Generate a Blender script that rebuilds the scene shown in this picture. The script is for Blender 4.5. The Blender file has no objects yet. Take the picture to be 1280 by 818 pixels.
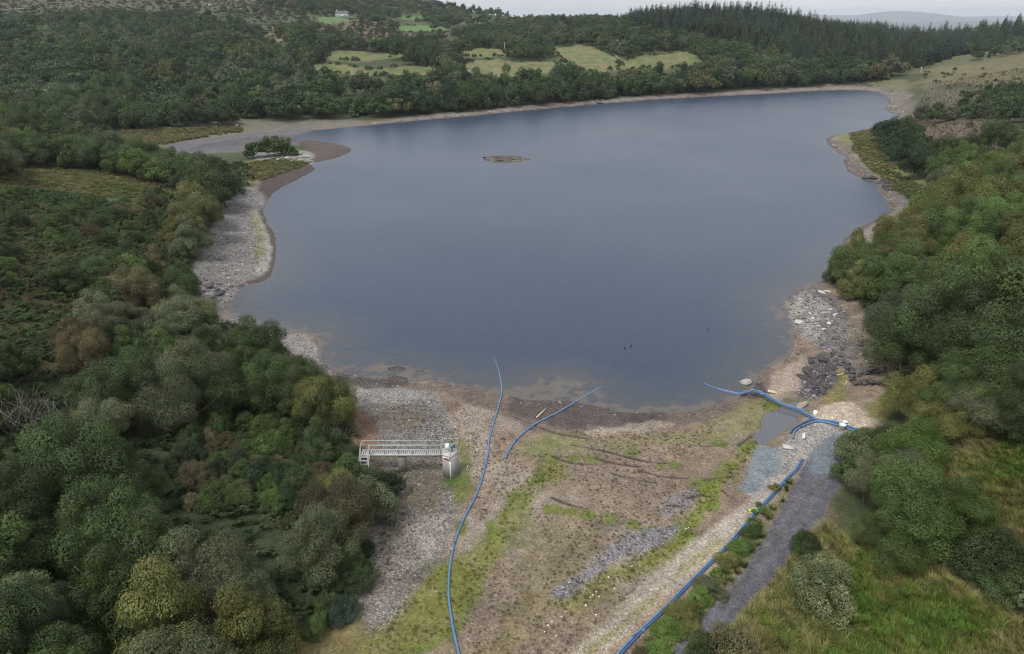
import bpy, math, random
import numpy as np
from mathutils import Vector, Matrix, Euler

R = math.radians
random.seed(11)
rng = np.random.default_rng(11)
sc = bpy.context.scene
COL = sc.collection

# ------------------------------------------------------------------ camera, sky, sun, exposure
CAM_H, PITCH, FPX = 42.0, 24.6, 853.3          # metres above the water, degrees below the horizon, focal length in photo pixels
cam_d = bpy.data.cameras.new("camera")
cam = bpy.data.objects.new("camera", cam_d)
COL.objects.link(cam)
cam.location = (0, 0, CAM_H)
cam.rotation_euler = (R(90 - PITCH), 0, 0)
cam_d.sensor_width = 36.0
cam_d.lens = FPX * 36.0 / 1280.0
cam_d.clip_start = 0.5
cam_d.clip_end = 40000
sc.camera = cam

SUN_EL, SUN_AZ = 58.0, 225.0                     # compass-like azimuth, clockwise from +Y
world = bpy.data.worlds.new("World")
sc.world = world
world.use_nodes = True
wn, wl = world.node_tree.nodes, world.node_tree.links
bg = wn["Background"]
sky = wn.new("ShaderNodeTexSky")
sky.sky_type = 'NISHITA'
sky.sun_disc = False
sky.sun_elevation = R(SUN_EL)
sky.sun_rotation = R(SUN_AZ)
sky.altitude = 100
sky.air_density = 1.0
sky.dust_density = 3.0
sky.ozone_density = 1.5
wtc = wn.new("ShaderNodeTexCoord")
wmp = wn.new("ShaderNodeMapping")
wmp.inputs['Scale'].default_value = (1, 1, 9)
wno = wn.new("ShaderNodeTexNoise")
wno.inputs['Scale'].default_value = 2.2
wno.inputs['Detail'].default_value = 5
wl.new(wtc.outputs['Generated'], wmp.inputs['Vector'])
wl.new(wmp.outputs[0], wno.inputs['Vector'])
wmr = wn.new("ShaderNodeMapRange")
wl.new(wno.outputs[0], wmr.inputs[0])
for _i, _q in enumerate((.3, .7, .38, .70)):
    wmr.inputs[_i + 1].default_value = _q
hsv = wn.new("ShaderNodeHueSaturation")
hsv.inputs['Saturation'].default_value = 0.30
wl.new(sky.outputs[0], hsv.inputs['Color'])
cloud = wn.new("ShaderNodeMix")                # an even layer of cloud over the clear sky
cloud.data_type = 'RGBA'
wl.new(wmr.outputs[0], cloud.inputs['Factor'])
for _s in cloud.inputs:
    if _s.type == 'RGBA' and _s.name == 'B':
        _s.default_value = (4.3, 4.4, 4.6, 1)
    if _s.type == 'RGBA' and _s.name == 'A':
        wl.new(hsv.outputs[0], _s)
wl.new([_s for _s in cloud.outputs if _s.type == 'RGBA'][0], bg.inputs['Color'])
bg.inputs['Strength'].default_value = 0.15

sun_d = bpy.data.lights.new("sun", 'SUN')
sun_d.energy = 1.5
sun_d.angle = R(14)
sun_d.color = (1.0, 0.97, 0.93)
sun = bpy.data.objects.new("sun", sun_d)
COL.objects.link(sun)
_sd = Vector((math.sin(R(SUN_AZ)) * math.cos(R(SUN_EL)), math.cos(R(SUN_AZ)) * math.cos(R(SUN_EL)), math.sin(R(SUN_EL))))
sun.rotation_euler = _sd.to_track_quat('Z', 'Y').to_euler()
sun.location = (0, -40, 90)

sc.view_settings.view_transform = 'Standard'
sc.view_settings.look = 'None'
sc.view_settings.exposure = 0.75
sc.view_settings.gamma = 1.0
sc.view_settings.use_curve_mapping = False
sc.render.engine = 'CYCLES'
cy = sc.cycles
cy.max_bounces = 5
cy.diffuse_bounces = 2
cy.glossy_bounces = 2
cy.transmission_bounces = 2
cy.transparent_max_bounces = 4
cy.volume_bounces = 0
cy.use_denoising = True
cy.denoiser = 'OPENIMAGEDENOISE'
cy.denoising_input_passes = 'RGB_ALBEDO_NORMAL'
cy.denoising_prefilter = 'NONE'
cy.filter_width = 1.1
cy.use_adaptive_sampling = True
cy.adaptive_threshold = 0.015
cy.sample_clamp_indirect = 4.0
HAZE = 7.5e-5

# ------------------------------------------------------------------ small helpers
SP, CP = math.sin(R(PITCH)), math.cos(R(PITCH))


def ray(u, v):
    """direction of the photo pixel (u, v)"""
    du, dv = (np.asarray(u, float) - 640) / FPX, (np.asarray(v, float) - 409) / FPX
    return du, CP - dv * SP, -SP - dv * CP


def on_plane(u, v, z=0.0):
    dx, dy, dz = ray(u, v)
    t = (z - CAM_H) / np.minimum(dz, -1e-4)
    return dx * t, dy * t


def project(x, y, z):
    zc = np.asarray(y) * CP - (np.asarray(z) - CAM_H) * SP
    up = np.asarray(y) * SP + (np.asarray(z) - CAM_H) * CP
    zc = np.where(zc < 0.1, 0.1, zc)
    return 640 + FPX * np.asarray(x) / zc, 409 - FPX * up / zc, zc


def _hash(ix, iy, seed):
    h = (ix.astype(np.int64) * 374761393 + iy.astype(np.int64) * 668265263 + seed * 1442695041) & 0xffffffff
    h = ((h ^ (h >> 13)) * 1274126177) & 0xffffffff
    h = (h ^ (h >> 16)) & 0xffff
    return h.astype(np.float32) / 65535.0


def vnoise(x, y, seed=0):
    ix, iy = np.floor(x), np.floor(y)
    fx, fy = (x - ix).astype(np.float32), (y - iy).astype(np.float32)
    fx, fy = fx * fx * (3 - 2 * fx), fy * fy * (3 - 2 * fy)
    a, b = _hash(ix, iy, seed), _hash(ix + 1, iy, seed)
    c, d = _hash(ix, iy + 1, seed), _hash(ix + 1, iy + 1, seed)
    return (a * (1 - fx) + b * fx) * (1 - fy) + (c * (1 - fx) + d * fx) * fy


def fbm(x, y, wl_, octv=4, seed=0):
    """-1..1 noise with the largest feature wl_ metres wide"""
    s, a, n = 0, 1.0, 0
    f = 1.0 / wl_
    for o in range(octv):
        s = s + a * (vnoise(x * f + 17.3 * o, y * f - 9.1 * o, seed + o) * 2 - 1)
        n += a
        a *= 0.5
        f *= 2.03
    return s / n


def sstep(a, b, x):
    t = np.clip((x - a) / (b - a), 0, 1)
    return t * t * (3 - 2 * t)


def catmull(pts, n=5, closed=False):
    p = np.asarray(pts, float)
    m = len(p)
    out = []
    rngi = range(m) if closed else range(m - 1)
    for i in rngi:
        if closed:
            p0, p1, p2, p3 = p[(i - 1) % m], p[i], p[(i + 1) % m], p[(i + 2) % m]
        else:
            p0, p1, p2, p3 = p[max(i - 1, 0)], p[i], p[i + 1], p[min(i + 2, m - 1)]
        for k in range(n):
            t = k / n
            out.append(0.5 * ((2 * p1) + (-p0 + p2) * t + (2 * p0 - 5 * p1 + 4 * p2 - p3) * t * t + (-p0 + 3 * p1 - 3 * p2 + p3) * t ** 3))
    if not closed:
        out.append(p[-1])
    return np.array(out)


def poly_sd(px, py, poly, closed=True):
    """signed distance to a polygon (positive inside); for closed=False the unsigned distance to a polyline"""
    px, py = np.asarray(px, np.float64), np.asarray(py, np.float64)
    d2 = np.full(px.shape, 1e18)
    inside = np.zeros(px.shape, bool)
    n = len(poly)
    for i in range(n if closed else n - 1):
        ax, ay = poly[i]
        bx, by = poly[(i + 1) % n]
        ex, ey = bx - ax, by - ay
        L = ex * ex + ey * ey + 1e-12
        t = np.clip(((px - ax) * ex + (py - ay) * ey) / L, 0, 1)
        qx, qy = px - ax - t * ex, py - ay - t * ey
        d2 = np.minimum(d2, qx * qx + qy * qy)
        if closed and ay != by:
            inside ^= ((ay > py) != (by > py)) & (px < ex * (py - ay) / (by - ay) + ax)
    d = np.sqrt(d2)
    return np.where(inside, d, -d) if closed else d


def in_poly(px, py, poly):
    inside = np.zeros(np.shape(px), bool)
    n = len(poly)
    for i in range(n):
        ax, ay = poly[i]
        bx, by = poly[(i + 1) % n]
        if ay != by:
            inside ^= ((ay > py) != (by > py)) & (px < (bx - ax) * (py - ay) / (by - ay) + ax)
    return inside


# ------------------------------------------------------------------ shoreline (traced along the water's edge)
SHORE_PX = [(390,164),(368,170.5),(373,175),(395,176),(425,181),(439,187),(425,196),(395,204),(390,208),(394,213),(373,224),(349,236),(336,249),
 (329,266),(337,284),(345,301),(346,321),(339,342),(329,352),(308,357),(296,366),(291,374),(281,380),(282,386),(298,397),(322,407),(356,415),
 (384,418),(397,425),(396,441),(402,453),(414,462),(433,467),(461,473),(480,470),(499,470),(517,475),(542,478),(567,482),(592,486),(617,491),
 (639,495),(661,500),(689,501),(717,503),(749,509),(780,516),(811,516),(842,516),(874,512),(899,505),(921,498),(933,491),(942,483),(949,469),
 (961,462),(977,452),(989,444),(994,431),(992,409),(984,393),(982,380),(987,372),(999,362.5),(1018,354),(1030,349),(1037,335),(1042,318),
 (1060,296),(1085,280),(1105,268),(1112,264),(1108,256),(1100,241),(1095,229),(1083,225),(1066,218),(1056,207),(1054,200),(1059,197),(1046,190),
 (1034,178),(1037,172),(1064,166),(1098,160),(1130,153.5),(1122,145),(1109,139),(1108,133),(1111,128),(1105,119),(1086,114),(1049,113),(1000,115),
 (990,116),(890,121),(815,125),(740,131),(640,140),(600,144),(480,155),(440,159)]
_sx, _sy = on_plane(*np.array(SHORE_PX, float).T)
SHORE = catmull(np.stack([_sx, _sy], 1), 3, True)

# ------------------------------------------------------------------ terrain control points
CTRL = []
for (u, v, z) in [  # pixel and ground height
 (560,600,1.0),(640,560,.8),(700,650,1.2),(800,600,.9),(900,560,.7),(640,720,1.5),(560,818,2.0),(760,800,1.8),(900,720,1.6),(1000,560,.9),
 (1040,540,1.1),(1060,500,1.2),(1010,410,1.3),(1060,440,2.2),(480,500,1.0),(500,600,1.5),(450,700,2.0),(970,700,1.8),(1000,780,2.2),(850,870,2.0),(600,900,2.2),
 (430,640,2.4),(400,720,2.8),(380,520,2.2),(300,470,3.2),(200,560,5),(100,650,6),(50,800,6.5),(250,800,4.2),(0,560,8),(0,900,7),(250,420,3.6),
 (200,380,4.5),(100,400,8),(0,400,11),(230,300,3),(150,280,6.5),(50,260,10),(0,230,12),(260,222,2.5),(150,215,4.5),(60,205,6.5),(0,195,8),
 (320,212,1.2),(300,190,1.0),(-200,500,14),(-200,300,20),(-250,800,12),(-200,200,19),(150,175,1.4),(250,170,.8),(330,178,.6),(300,160,1.0),(80,172,3),
 (1130,480,2.5),(1130,420,3.2),(1100,330,2.6),(1125,280,2),(1150,220,2),(1110,190,2),(1150,142,2.2),(1150,700,2.5),(1250,700,3.2),(1200,800,2.8),
 (1400,300,11),(1400,500,9),(1400,800,6),(1400,150,17),(1500,120,24),(1100,600,2),(560,150,0.6),(700,139,.6),(850,127,.7),(1000,110,1),(1080,106,1.2)]:
    x, y = on_plane(u, v, z)
    CTRL.append((float(x), float(y), z))
for (u, v, Y) in [  # pixel and distance
 (100,140,300),(100,100,380),(100,60,480),(100,30,600),(100,4,720),(-120,140,290),(-120,100,360),(-120,50,470),(-120,10,600),(-300,60,400),(-300,10,560),
 (250,140,312),(250,100,390),(250,60,500),(250,25,640),(250,0,760),(400,128,340),(400,90,420),(400,60,520),(400,30,680),(400,12,820),
 (500,88,430),(500,65,510),(500,40,680),(500,22,900),(480,-3,1150),(340,-8,1200),(560,6,1120),(600,18,1130),(650,23,1150),(200,-25,1250),(640,122,375),(640,85,450),(640,62,530),(640,42,680),(640,30,900),
 (760,117,400),(760,80,470),(760,60,545),(760,36,670),(760,30,780),(860,110,425),(860,75,490),(860,47,565),(860,24,640),
 (960,104,445),(960,72,520),(960,43,605),(960,24,680),(1050,99,465),(1050,72,545),(1050,47,690),(1120,94,480),(1120,72,565),(1120,58,700),
 (1180,90,450),(1180,72,550),(1200,56,720),(1250,118,320),(1250,92,400),(1250,66,520),(1255,45,720),(1350,60,560),(1350,20,760),(1200,130,290),(1200,160,236),
 (1200,200,187),(1200,250,147),(1200,300,115),(1200,400,81),(1200,480,66.5),(1200,560,55)]:
    dx, dy, dz = ray(u, v)
    t = Y / dy
    CTRL.append((float(dx * t), float(Y), float(CAM_H + dz * t)))
for c in [(-1500,1500,90),(-600,1900,10),(0,1500,-15),(500,1250,-15),(1000,1100,-10),(300,2500,-45),(-2000,3000,0),(1500,2200,-40),(0,5000,-70),
          (3000,4000,-70),(-4000,5000,-60),(0,11500,-80),(7000,9000,-80),(-7000,9000,-80),(0,19000,-85),(12000,17000,-85),(-12000,17000,-85),(-700,300,50),(700,250,45),(-300,-50,20),(300,-50,10),(0,-60,3)]:
    CTRL.append(c)
for i in range(0, len(SHORE), 4):
    CTRL.append((SHORE[i][0], SHORE[i][1], 0.05))
CTRL = np.array(CTRL)


def _phi(d2):
    return np.sqrt(d2 + 64.0)


_d2 = ((CTRL[:, None, :2] - CTRL[None, :, :2]) ** 2).sum(2)
_n = len(CTRL)
_A = np.zeros((_n + 1, _n + 1))
_A[:_n, :_n] = _phi(_d2)
_A[:_n, :_n] -= np.eye(_n) * 1.0
_A[:_n, _n] = 1
_A[_n, :_n] = 1
RBF_W = np.linalg.solve(_A, np.append(CTRL[:, 2], 0))

POOL_PX = [(985,503),(1004,501),(1019,505),(1014,512),(1000,519),(992,530),(978,541),(962,551),(950,553),(947,543),(955,527),(966,514)]
ISLETS = []   # (x, y, half-width x, half-width y, height)
for (u, v, wu, wv, h) in [(632,199,34,6,.26),(497,461,20,5,.30),(522,464,16,4,.16),(932,487,10,5,.2),(470,462,30,10,.06)]:
    x, y = on_plane(u, v)
    x2, _ = on_plane(u + wu, v)
    _, y2 = on_plane(u, v - wv)
    ISLETS.append((float(x), float(y), float(x2 - x), float(y2 - y), h))


def height_raw(x, y):
    x = np.asarray(x, np.float64).ravel()
    y = np.asarray(y, np.float64).ravel()
    z = np.full(x.shape, RBF_W[-1])
    for i in range(_n):
        z += RBF_W[i] * np.sqrt((x - CTRL[i, 0]) ** 2 + (y - CTRL[i, 1]) ** 2 + 64.0)
    near = (x > -230) & (x < 330) & (y > 40) & (y < 560)
    sd = np.full(x.shape, 400.0)
    # wobble the traced line a little so that the edge is ragged
    wx = fbm(x[near], y[near], 5.0, 4, 3) * np.clip(y[near] / 260, .15, 1.0)
    sd[near] = -poly_sd(x[near] , y[near], SHORE) + wx * 0.9
    r = np.hypot(x, y)
    land = np.clip(sd, 0, None)
    hill = np.maximum(z, 0.1 * (r < 1000)) if False else z
    hill = np.where((r < 900) & (hill < 0.15), 0.15, hill)
    amp = sstep(6, 60, land) * np.clip(hill / 12, .05, 1.0)
    hill = hill + amp * (fbm(x, y, 46, 4, 21) * 2.6 + fbm(x, y, 160, 2, 23) * 2.0 * sstep(250, 700, r))
    hill = hill + sstep(900, 2500, r) * fbm(x, y, 900, 4, 31) * 22
    # small relief of the exposed bed
    hill = hill + sstep(1, 8, land) * (fbm(x, y, 7, 4, 41) * 0.16 + fbm(x, y, 1.3, 3, 43) * 0.05) * (r < 400)
    zl = hill * sstep(0.0, 14, land) + np.clip(land * 0.09, 0, .35) * (1 - sstep(6, 20, land)) + 0.012 + np.clip(land, 0, .3) * .12
    zl = np.where((land > 0) & (r < 900), np.maximum(zl, 0.02 + np.minimum(land * 0.04, 0.1)), zl)
    zi = np.maximum(-0.10 * (-sd) - 0.02, -3.0)
    out = np.where(sd > 0, zl, zi)
    for (ix, iy, wx_, wy_, h) in ISLETS:
        q = ((x - ix) / wx_) ** 2 + ((y - iy) / wy_) ** 2
        m = (q < 6) & (sd < 0)
        out[m] = np.maximum(out[m], -0.5 + (h + 0.45) * np.exp(-q[m] * 0.9) + fbm(x[m], y[m], 4.5, 4, 61) * 0.28)
    # distant ridges
    for (u, Y, peak_v, sx_) in [(1128,13000,13.5,1050),(1040,14200,19,2500),(1280,13600,20,2200),(1230,9500,26,1500),(1080,8600,29,1400),(700,14600,22.5,2900),(560,15200,21,4000)]:
        dx, dy, dz = ray(u, peak_v)
        t = Y / dy
        px_, pz = dx * t, CAM_H + dz * t
        g_ = np.exp(-((x - px_) / sx_) ** 2 - ((y - Y) / 1100) ** 2) * (1 + .05 * fbm(x, y, 500, 3, 71) * (np.abs(y - Y) < 2000))
        out = np.where(pz > out, out + (pz - out) * g_, out)
    return out, sd


# ------------------------------------------------------------------ one sheet of ground, a fan that reaches the horizon
_th = np.concatenate([np.linspace(-88, -43, 46)[:-1], np.linspace(-43, 43, 780), np.linspace(43, 88, 46)[1:]])
TH = np.radians(_th)
_dep = np.concatenate([np.linspace(80, 56, 14)[:-1], np.linspace(56, 6.0, 560)])
_r1 = CAM_H / np.tan(np.radians(_dep))
_r2 = np.arange(_r1[-1] + 3.2, 1300, 3.2)
_r3 = 1300 * np.exp(np.linspace(0.02, math.log(20000 / 1300), 84))
RR = np.concatenate([_r1, _r2, _r3])
NT, NR = len(TH), len(RR)
GX = (RR[:, None] * np.sin(TH)[None, :])
GY = (RR[:, None] * np.cos(TH)[None, :])
_z, _s = height_raw(GX, GY)
GZ = _z.reshape(NR, NT)
GS = _s.reshape(NR, NT)


def hgt(x, y):
    """terrain height by lookup"""
    x, y = np.asarray(x, float), np.asarray(y, float)
    r, th = np.hypot(x, y), np.arctan2(x, y)
    i = np.interp(r, RR, np.arange(NR))
    j = np.interp(th, TH, np.arange(NT))
    i0, j0 = np.minimum(i.astype(int), NR - 2), np.minimum(j.astype(int), NT - 2)
    fi, fj = i - i0, j - j0
    return (GZ[i0, j0] * (1 - fi) * (1 - fj) + GZ[i0 + 1, j0] * fi * (1 - fj) + GZ[i0, j0 + 1] * (1 - fi) * fj + GZ[i0 + 1, j0 + 1] * fi * fj)


def shore_d(x, y):
    r, th = np.hypot(x, y), np.arctan2(x, y)
    i = np.clip(np.round(np.interp(r, RR, np.arange(NR))).astype(int), 0, NR - 1)
    j = np.clip(np.round(np.interp(th, TH, np.arange(NT))).astype(int), 0, NT - 1)
    return GS[i, j]


def ground_at(u, v):
    """where the ray of the photo pixel meets the ground (world x, y, z), water counted as z = 0"""
    u, v = np.atleast_1d(np.asarray(u, float)), np.atleast_1d(np.asarray(v, float))
    dx, dy, dz = ray(u, v)
    ts = np.concatenate([np.linspace(18, 120, 240), np.geomspace(120.4, 6000, 700)])
    X, Y, Z = dx[:, None] * ts, dy[:, None] * ts, CAM_H + dz[:, None] * ts
    below = Z < np.maximum(hgt(X, Y), 0.0)
    k = np.where(below.any(1), below.argmax(1), len(ts) - 1)
    lo, hi = ts[np.maximum(k - 1, 0)], ts[k]
    for _ in range(18):
        m = (lo + hi) / 2
        b = CAM_H + dz * m < np.maximum(hgt(dx * m, dy * m), 0.0)
        hi, lo = np.where(b, m, hi), np.where(b, lo, m)
    return np.stack([dx * hi, dy * hi, np.maximum(hgt(dx * hi, dy * hi), 0.0)], 1)


def gpoly(px, smooth=3, closed=True):
    p = ground_at(*np.array(px, float).T)[:, :2]
    return catmull(p, smooth, closed) if smooth > 1 else p

# ------------------------------------------------------------------ what the ground is made of, region by region
N = NR * NT
VX, VY, VZ, VS = GX.ravel(), GY.ravel(), GZ.ravel(), GS.ravel()
VR = np.hypot(VX, VY)
C = np.zeros((N, 3), np.float32)
ST = np.zeros(N, np.float32)
VG = np.ones(N, np.float32)


def mixc(m, col, idx=slice(None)):
    C[idx] = C[idx] * (1 - m[:, None]) + np.asarray(col, np.float32) * m[:, None]


def paint(poly, col, soft=1.0, wob=1.5, wl_=5.0, k=1.0, stone=None, veg=None, seed=0, world=False, break_=0.0, smooth=3):
    P = np.asarray(poly, float) if world else gpoly(poly, smooth)
    mg = soft + wob + 2
    idx = np.nonzero((VX > P[:, 0].min() - mg) & (VX < P[:, 0].max() + mg) & (VY > P[:, 1].min() - mg) & (VY < P[:, 1].max() + mg))[0]
    if not len(idx):
        return
    x, y = VX[idx], VY[idx]
    sd = poly_sd(x, y, P) + fbm(x, y, wl_, 4, 100 + seed) * wob
    m = sstep(-soft, soft, sd) * k
    if break_:
        m = m * sstep(-break_, .35, fbm(x, y, wl_ * .5, 4, 300 + seed) + .25)
    m = m.astype(np.float32)
    mixc(m, col, idx)
    if stone is not None:
        ST[idx] = ST[idx] * (1 - m) + stone * m
    if veg is not None:
        VG[idx] = VG[idx] * (1 - m) + veg * m


def stroke(px, col, w=0.2, soft=.15, k=1.0, wob=.2, veg=None, stone=None, cut=0.0, seed=0, world=False):
    P = np.asarray(px, float) if world else gpoly(px, 4, False)
    mg = w + soft + wob + 1
    idx = np.nonzero((VX > P[:, 0].min() - mg) & (VX < P[:, 0].max() + mg) & (VY > P[:, 1].min() - mg) & (VY < P[:, 1].max() + mg))[0]
    if not len(idx):
        return
    d = poly_sd(VX[idx], VY[idx], P, False) + fbm(VX[idx], VY[idx], 2.5, 3, 500 + seed) * wob
    m = ((1 - sstep(w - soft, w + soft, d)) * k).astype(np.float32)
    mixc(m, col, idx)
    if cut:
        VZ[idx] -= cut * m
    if stone is not None:
        ST[idx] = ST[idx] * (1 - m) + stone * m
    if veg is not None:
        VG[idx] = VG[idx] * (1 - m) + veg * m


n1, n2, n3 = fbm(VX, VY, 14, 4, 201), fbm(VX, VY, 60, 3, 203), fbm(VX, VY, 4, 3, 205)
# wood floor and scrub everywhere first
C[:] = (.040, .052, .022)
mixc(sstep(-.2, .5, n1) * .6, (.060, .066, .028))
mixc(sstep(.1, .6, n3) * .5, (.075, .060, .030))
# far, open hill country
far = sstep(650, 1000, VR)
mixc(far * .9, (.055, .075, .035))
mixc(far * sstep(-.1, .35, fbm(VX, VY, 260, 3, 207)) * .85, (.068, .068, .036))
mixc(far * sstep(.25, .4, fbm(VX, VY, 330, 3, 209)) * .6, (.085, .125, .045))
mixc(sstep(2500, 4500, VR), (.070, .084, .078))  # bluer far out: the tint of haze is put into the hills' colour
# bracken slope and heath
BRACKEN = [(0,215),(60,228),(130,240),(200,270),(230,300),(225,340),(150,352),(60,345),(0,340),(-120,330),(-120,220)]
paint(BRACKEN, (.050, .075, .026), 3, 5, 16)
paint([(60,290),(150,275),(225,285),(230,320),(150,340),(60,330)], (.070, .062, .030), 3, 6, 12, .5, seed=2)
paint([(0,345),(60,350),(130,365),(150,400),(90,450),(30,460),(-60,450),(-60,360)], (.090, .070, .030), 2, 5, 9, .6, seed=3)
paint([(20,205),(90,205),(150,214),(200,226),(215,242),(140,240),(60,224)], (.100, .108, .038), 2, 4, 10, .95, seed=4)
paint([(-60,24),(60,22),(150,18),(230,28),(300,30),(345,50),(330,58),(250,42),(150,34),(60,38),(-60,44)], (.052, .055, .028), 10, 16, 50, .9, seed=5)
paint([(-60,-4),(500,-4),(500,8),(420,13),(330,12),(250,14),(150,10),(60,16),(-60,18)], (.058, .058, .032), 12, 16, 60, .9, seed=6)
paint([(425,28),(470,24),(520,42),(560,45),(570,55),(500,56),(440,48)], (.100, .074, .048), 8, 14, 40, .9, seed=7)
paint([(320,38),(350,44),(365,53),(335,50)], (.16, .15, .08), 3, 5, 20, .9, seed=8)
for (i, P) in enumerate([[(1150,92),(1190,82),(1240,84),(1285,92),(1290,112),(1230,112),(1200,104),(1170,108)],
                         [(1165,86),(1220,78),(1285,66),(1330,62),(1330,100),(1285,90),(1220,92)],
                         [(1140,76),(1200,66),(1270,54),(1330,48),(1330,66),(1260,70),(1190,84)]]):
    paint(P, (.112, .098, .050) if i < 2 else (.085, .088, .042), 4, 12, 22, .85, seed=10 + i)
paint([(1140,150),(1180,148),(1230,158),(1285,165),(1330,165),(1330,200),(1270,188),(1200,186),(1150,175)], (.095, .068, .050), 2, 5, 14, .9, seed=14)
paint([(1160,108),(1285,118),(1285,130),(1220,128),(1160,125)], (.10, .085, .055), 2, 6, 14, .8, seed=15)
paint([(1160,225),(1300,190),(1300,220),(1200,246)], (.075, .085, .035), 2, 6, 14, .8, seed=16)
# the far green fields
FIELDS = [[(403,68),(418,63),(450,64),(482,67),(514,68),(511,72),(470,75),(430,76),(408,73)],
          [(374,87),(395,80),(430,81),(465,87),(500,84),(530,83),(556,88),(540,95),(480,95),(420,92)],
          [(574,92),(582,78),(610,75),(650,78),(692,77),(702,88),(680,92),(620,97),(585,98)],
          [(568,66),(600,60),(640,66),(636,71),(600,72),(575,70)],
          [(690,62),(715,57),(740,58),(757,66),(779,78),(770,88),(735,90),(712,86)],
          [(772,78),(800,70),(830,69),(858,65),(874,70),(883,80),(850,84),(800,87),(778,86)]]
FC = [(.110,.135,.048), (.100,.130,.042), (.140,.142,.060), (.105,.130,.048), (.135,.150,.060), (.125,.140,.050)]
for i, P in enumerate(FIELDS):
    paint(P, FC[i], 1.2, 2.5, 18, .97, seed=20 + i)
    paint(P, (.15, .125, .065), 1.2, 10, 12, .7, seed=120 + i, break_=.1)
    paint(P, (.070, .095, .030), 1.2, 10, 9, .6, seed=140 + i, break_=-.05)
FAR_FIELDS = [[(395,23),(430,20),(445,22),(428,28),(400,28)], [(490,21),(520,20),(545,23),(505,25)], [(497,34),(530,32),(560,37),(520,40),(500,40)], [(605,27),(625,29),(620,34),(606,31)]]
for i, P in enumerate(FAR_FIELDS):
    paint(P, (.085, .140, .045), 3, 6, 30, .9, seed=30 + i)
# valley grass near the right bank and the point
RIGHT_GRASS = [(1060,163),(1090,160),(1105,170),(1098,190),(1120,212),(1135,225),(1165,235),(1185,255),(1150,262),(1120,240),(1100,222),(1082,205),(1065,190),(1045,180)]
# (islets are coloured below)
# drawdown shore around the whole lake: pale stone, brown silt, dark wet lip
W = np.interp(VY, [60, 150, 260, 330, 420, 470], [3.0, 6.0, 9.0, 9.0, 11.0, 16.0]) * (1 + .35 * fbm(VX, VY, 30, 3, 211))
band = ((1 - sstep(W * .75, W * 1.1, VS + n3 * 1.6)) * (VS > -6) * (VR < 620)).astype(np.float32)
mixc(band, (.155, .132, .115))
ST[:] = ST * (1 - band) + band * .6
VG[:] = VG * (1 - band)
mixc(band * sstep(.0, .45, n1) * .6, (.105, .080, .066))
mixc(band * sstep(.1, .5, n3) * .5, (.085, .075, .068))
mixc(band * (1 - sstep(0, .35, VS / np.maximum(W, 1) - .45 - n3 * .3)) * .35, (.215, .185, .165))
lip = ((1 - sstep(.5, 1.1 + VY * .004, VS + n3 * .4)) * (VS > -6) * (VR < 620)).astype(np.float32)
mixc(lip * .8, (.070, .056, .048))
paint(RIGHT_GRASS, (.125, .130, .045), 1.2, 4, 9, .85, stone=.1, veg=.6, seed=34)
paint([(1036,175),(1060,180),(1068,198),(1090,215),(1110,228),(1135,238),(1125,262),(1110,262),(1095,235),(1060,215),(1050,195)], (.115, .090, .075), 1.2, 3, 8, .85, stone=.8, veg=0, seed=35)
paint([(1100,108),(1130,108),(1148,140),(1130,155),(1112,145),(1112,125)], (.115, .098, .082), 2, 4, 16, .8, stone=.7, veg=0, seed=36)
paint([(1085,100),(1130,101),(1140,112),(1105,112)], (.115, .115, .055), 2, 5, 20, .8, stone=.2, veg=.3, seed=37)
paint([(1118,228),(1150,238),(1140,250),(1160,258),(1128,262),(1118,245)], (.115, .105, .10), 1, 3, 8, .8, stone=.9, veg=0, seed=38)
# the silted bay on the left with its reeds and brown spits
paint([(140,166),(230,158),(300,150),(350,151),(480,150),(485,156),(390,163),(330,170),(240,178),(190,188),(150,185)], (.125, .112, .090), 2, 4, 20, .95, stone=.4, veg=.1, seed=40)
paint([(120,170),(150,164),(250,160),(300,158),(310,165),(250,174),(210,182),(140,186)], (.110, .105, .050), 2, 4, 14, .9, stone=0, veg=.8, seed=41)
paint([(205,184),(250,174),(320,166),(388,160),(372,170),(374,182),(330,184),(300,190),(235,192)], (.100, .095, .103), 1.5, 3, 16, .95, stone=.1, veg=0, seed=42)
paint([(215,186),(300,174),(360,170),(368,178),(300,183),(240,188)], (.062, .058, .064), 1, 3.5, 9, .75, stone=.1, veg=0, seed=43, break_=.15)
paint([(363,169),(385,175),(420,180),(440,187),(425,197),(398,203),(384,199),(378,188),(385,182)], (.076, .058, .050), .8, 1.2, 8, 1, stone=.5, veg=0, seed=44)
paint([(300,205),(345,197),(385,203),(380,207),(330,226),(312,226)], (.135, .130, .062), 1, 2, 10, .95, stone=.2, veg=.5, seed=45)
paint([(318,186),(380,188),(392,200),(388,208),(350,203),(318,198)], (.215, .205, .190), 1, 1.5, 8, .9, stone=1, veg=0, seed=46)
paint([(322,236),(338,214),(370,207),(393,206),(397,213),(372,226),(350,238),(340,250)], (.060, .046, .040), .8, 1.5, 8, 1, stone=.5, veg=0, seed=47)
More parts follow.
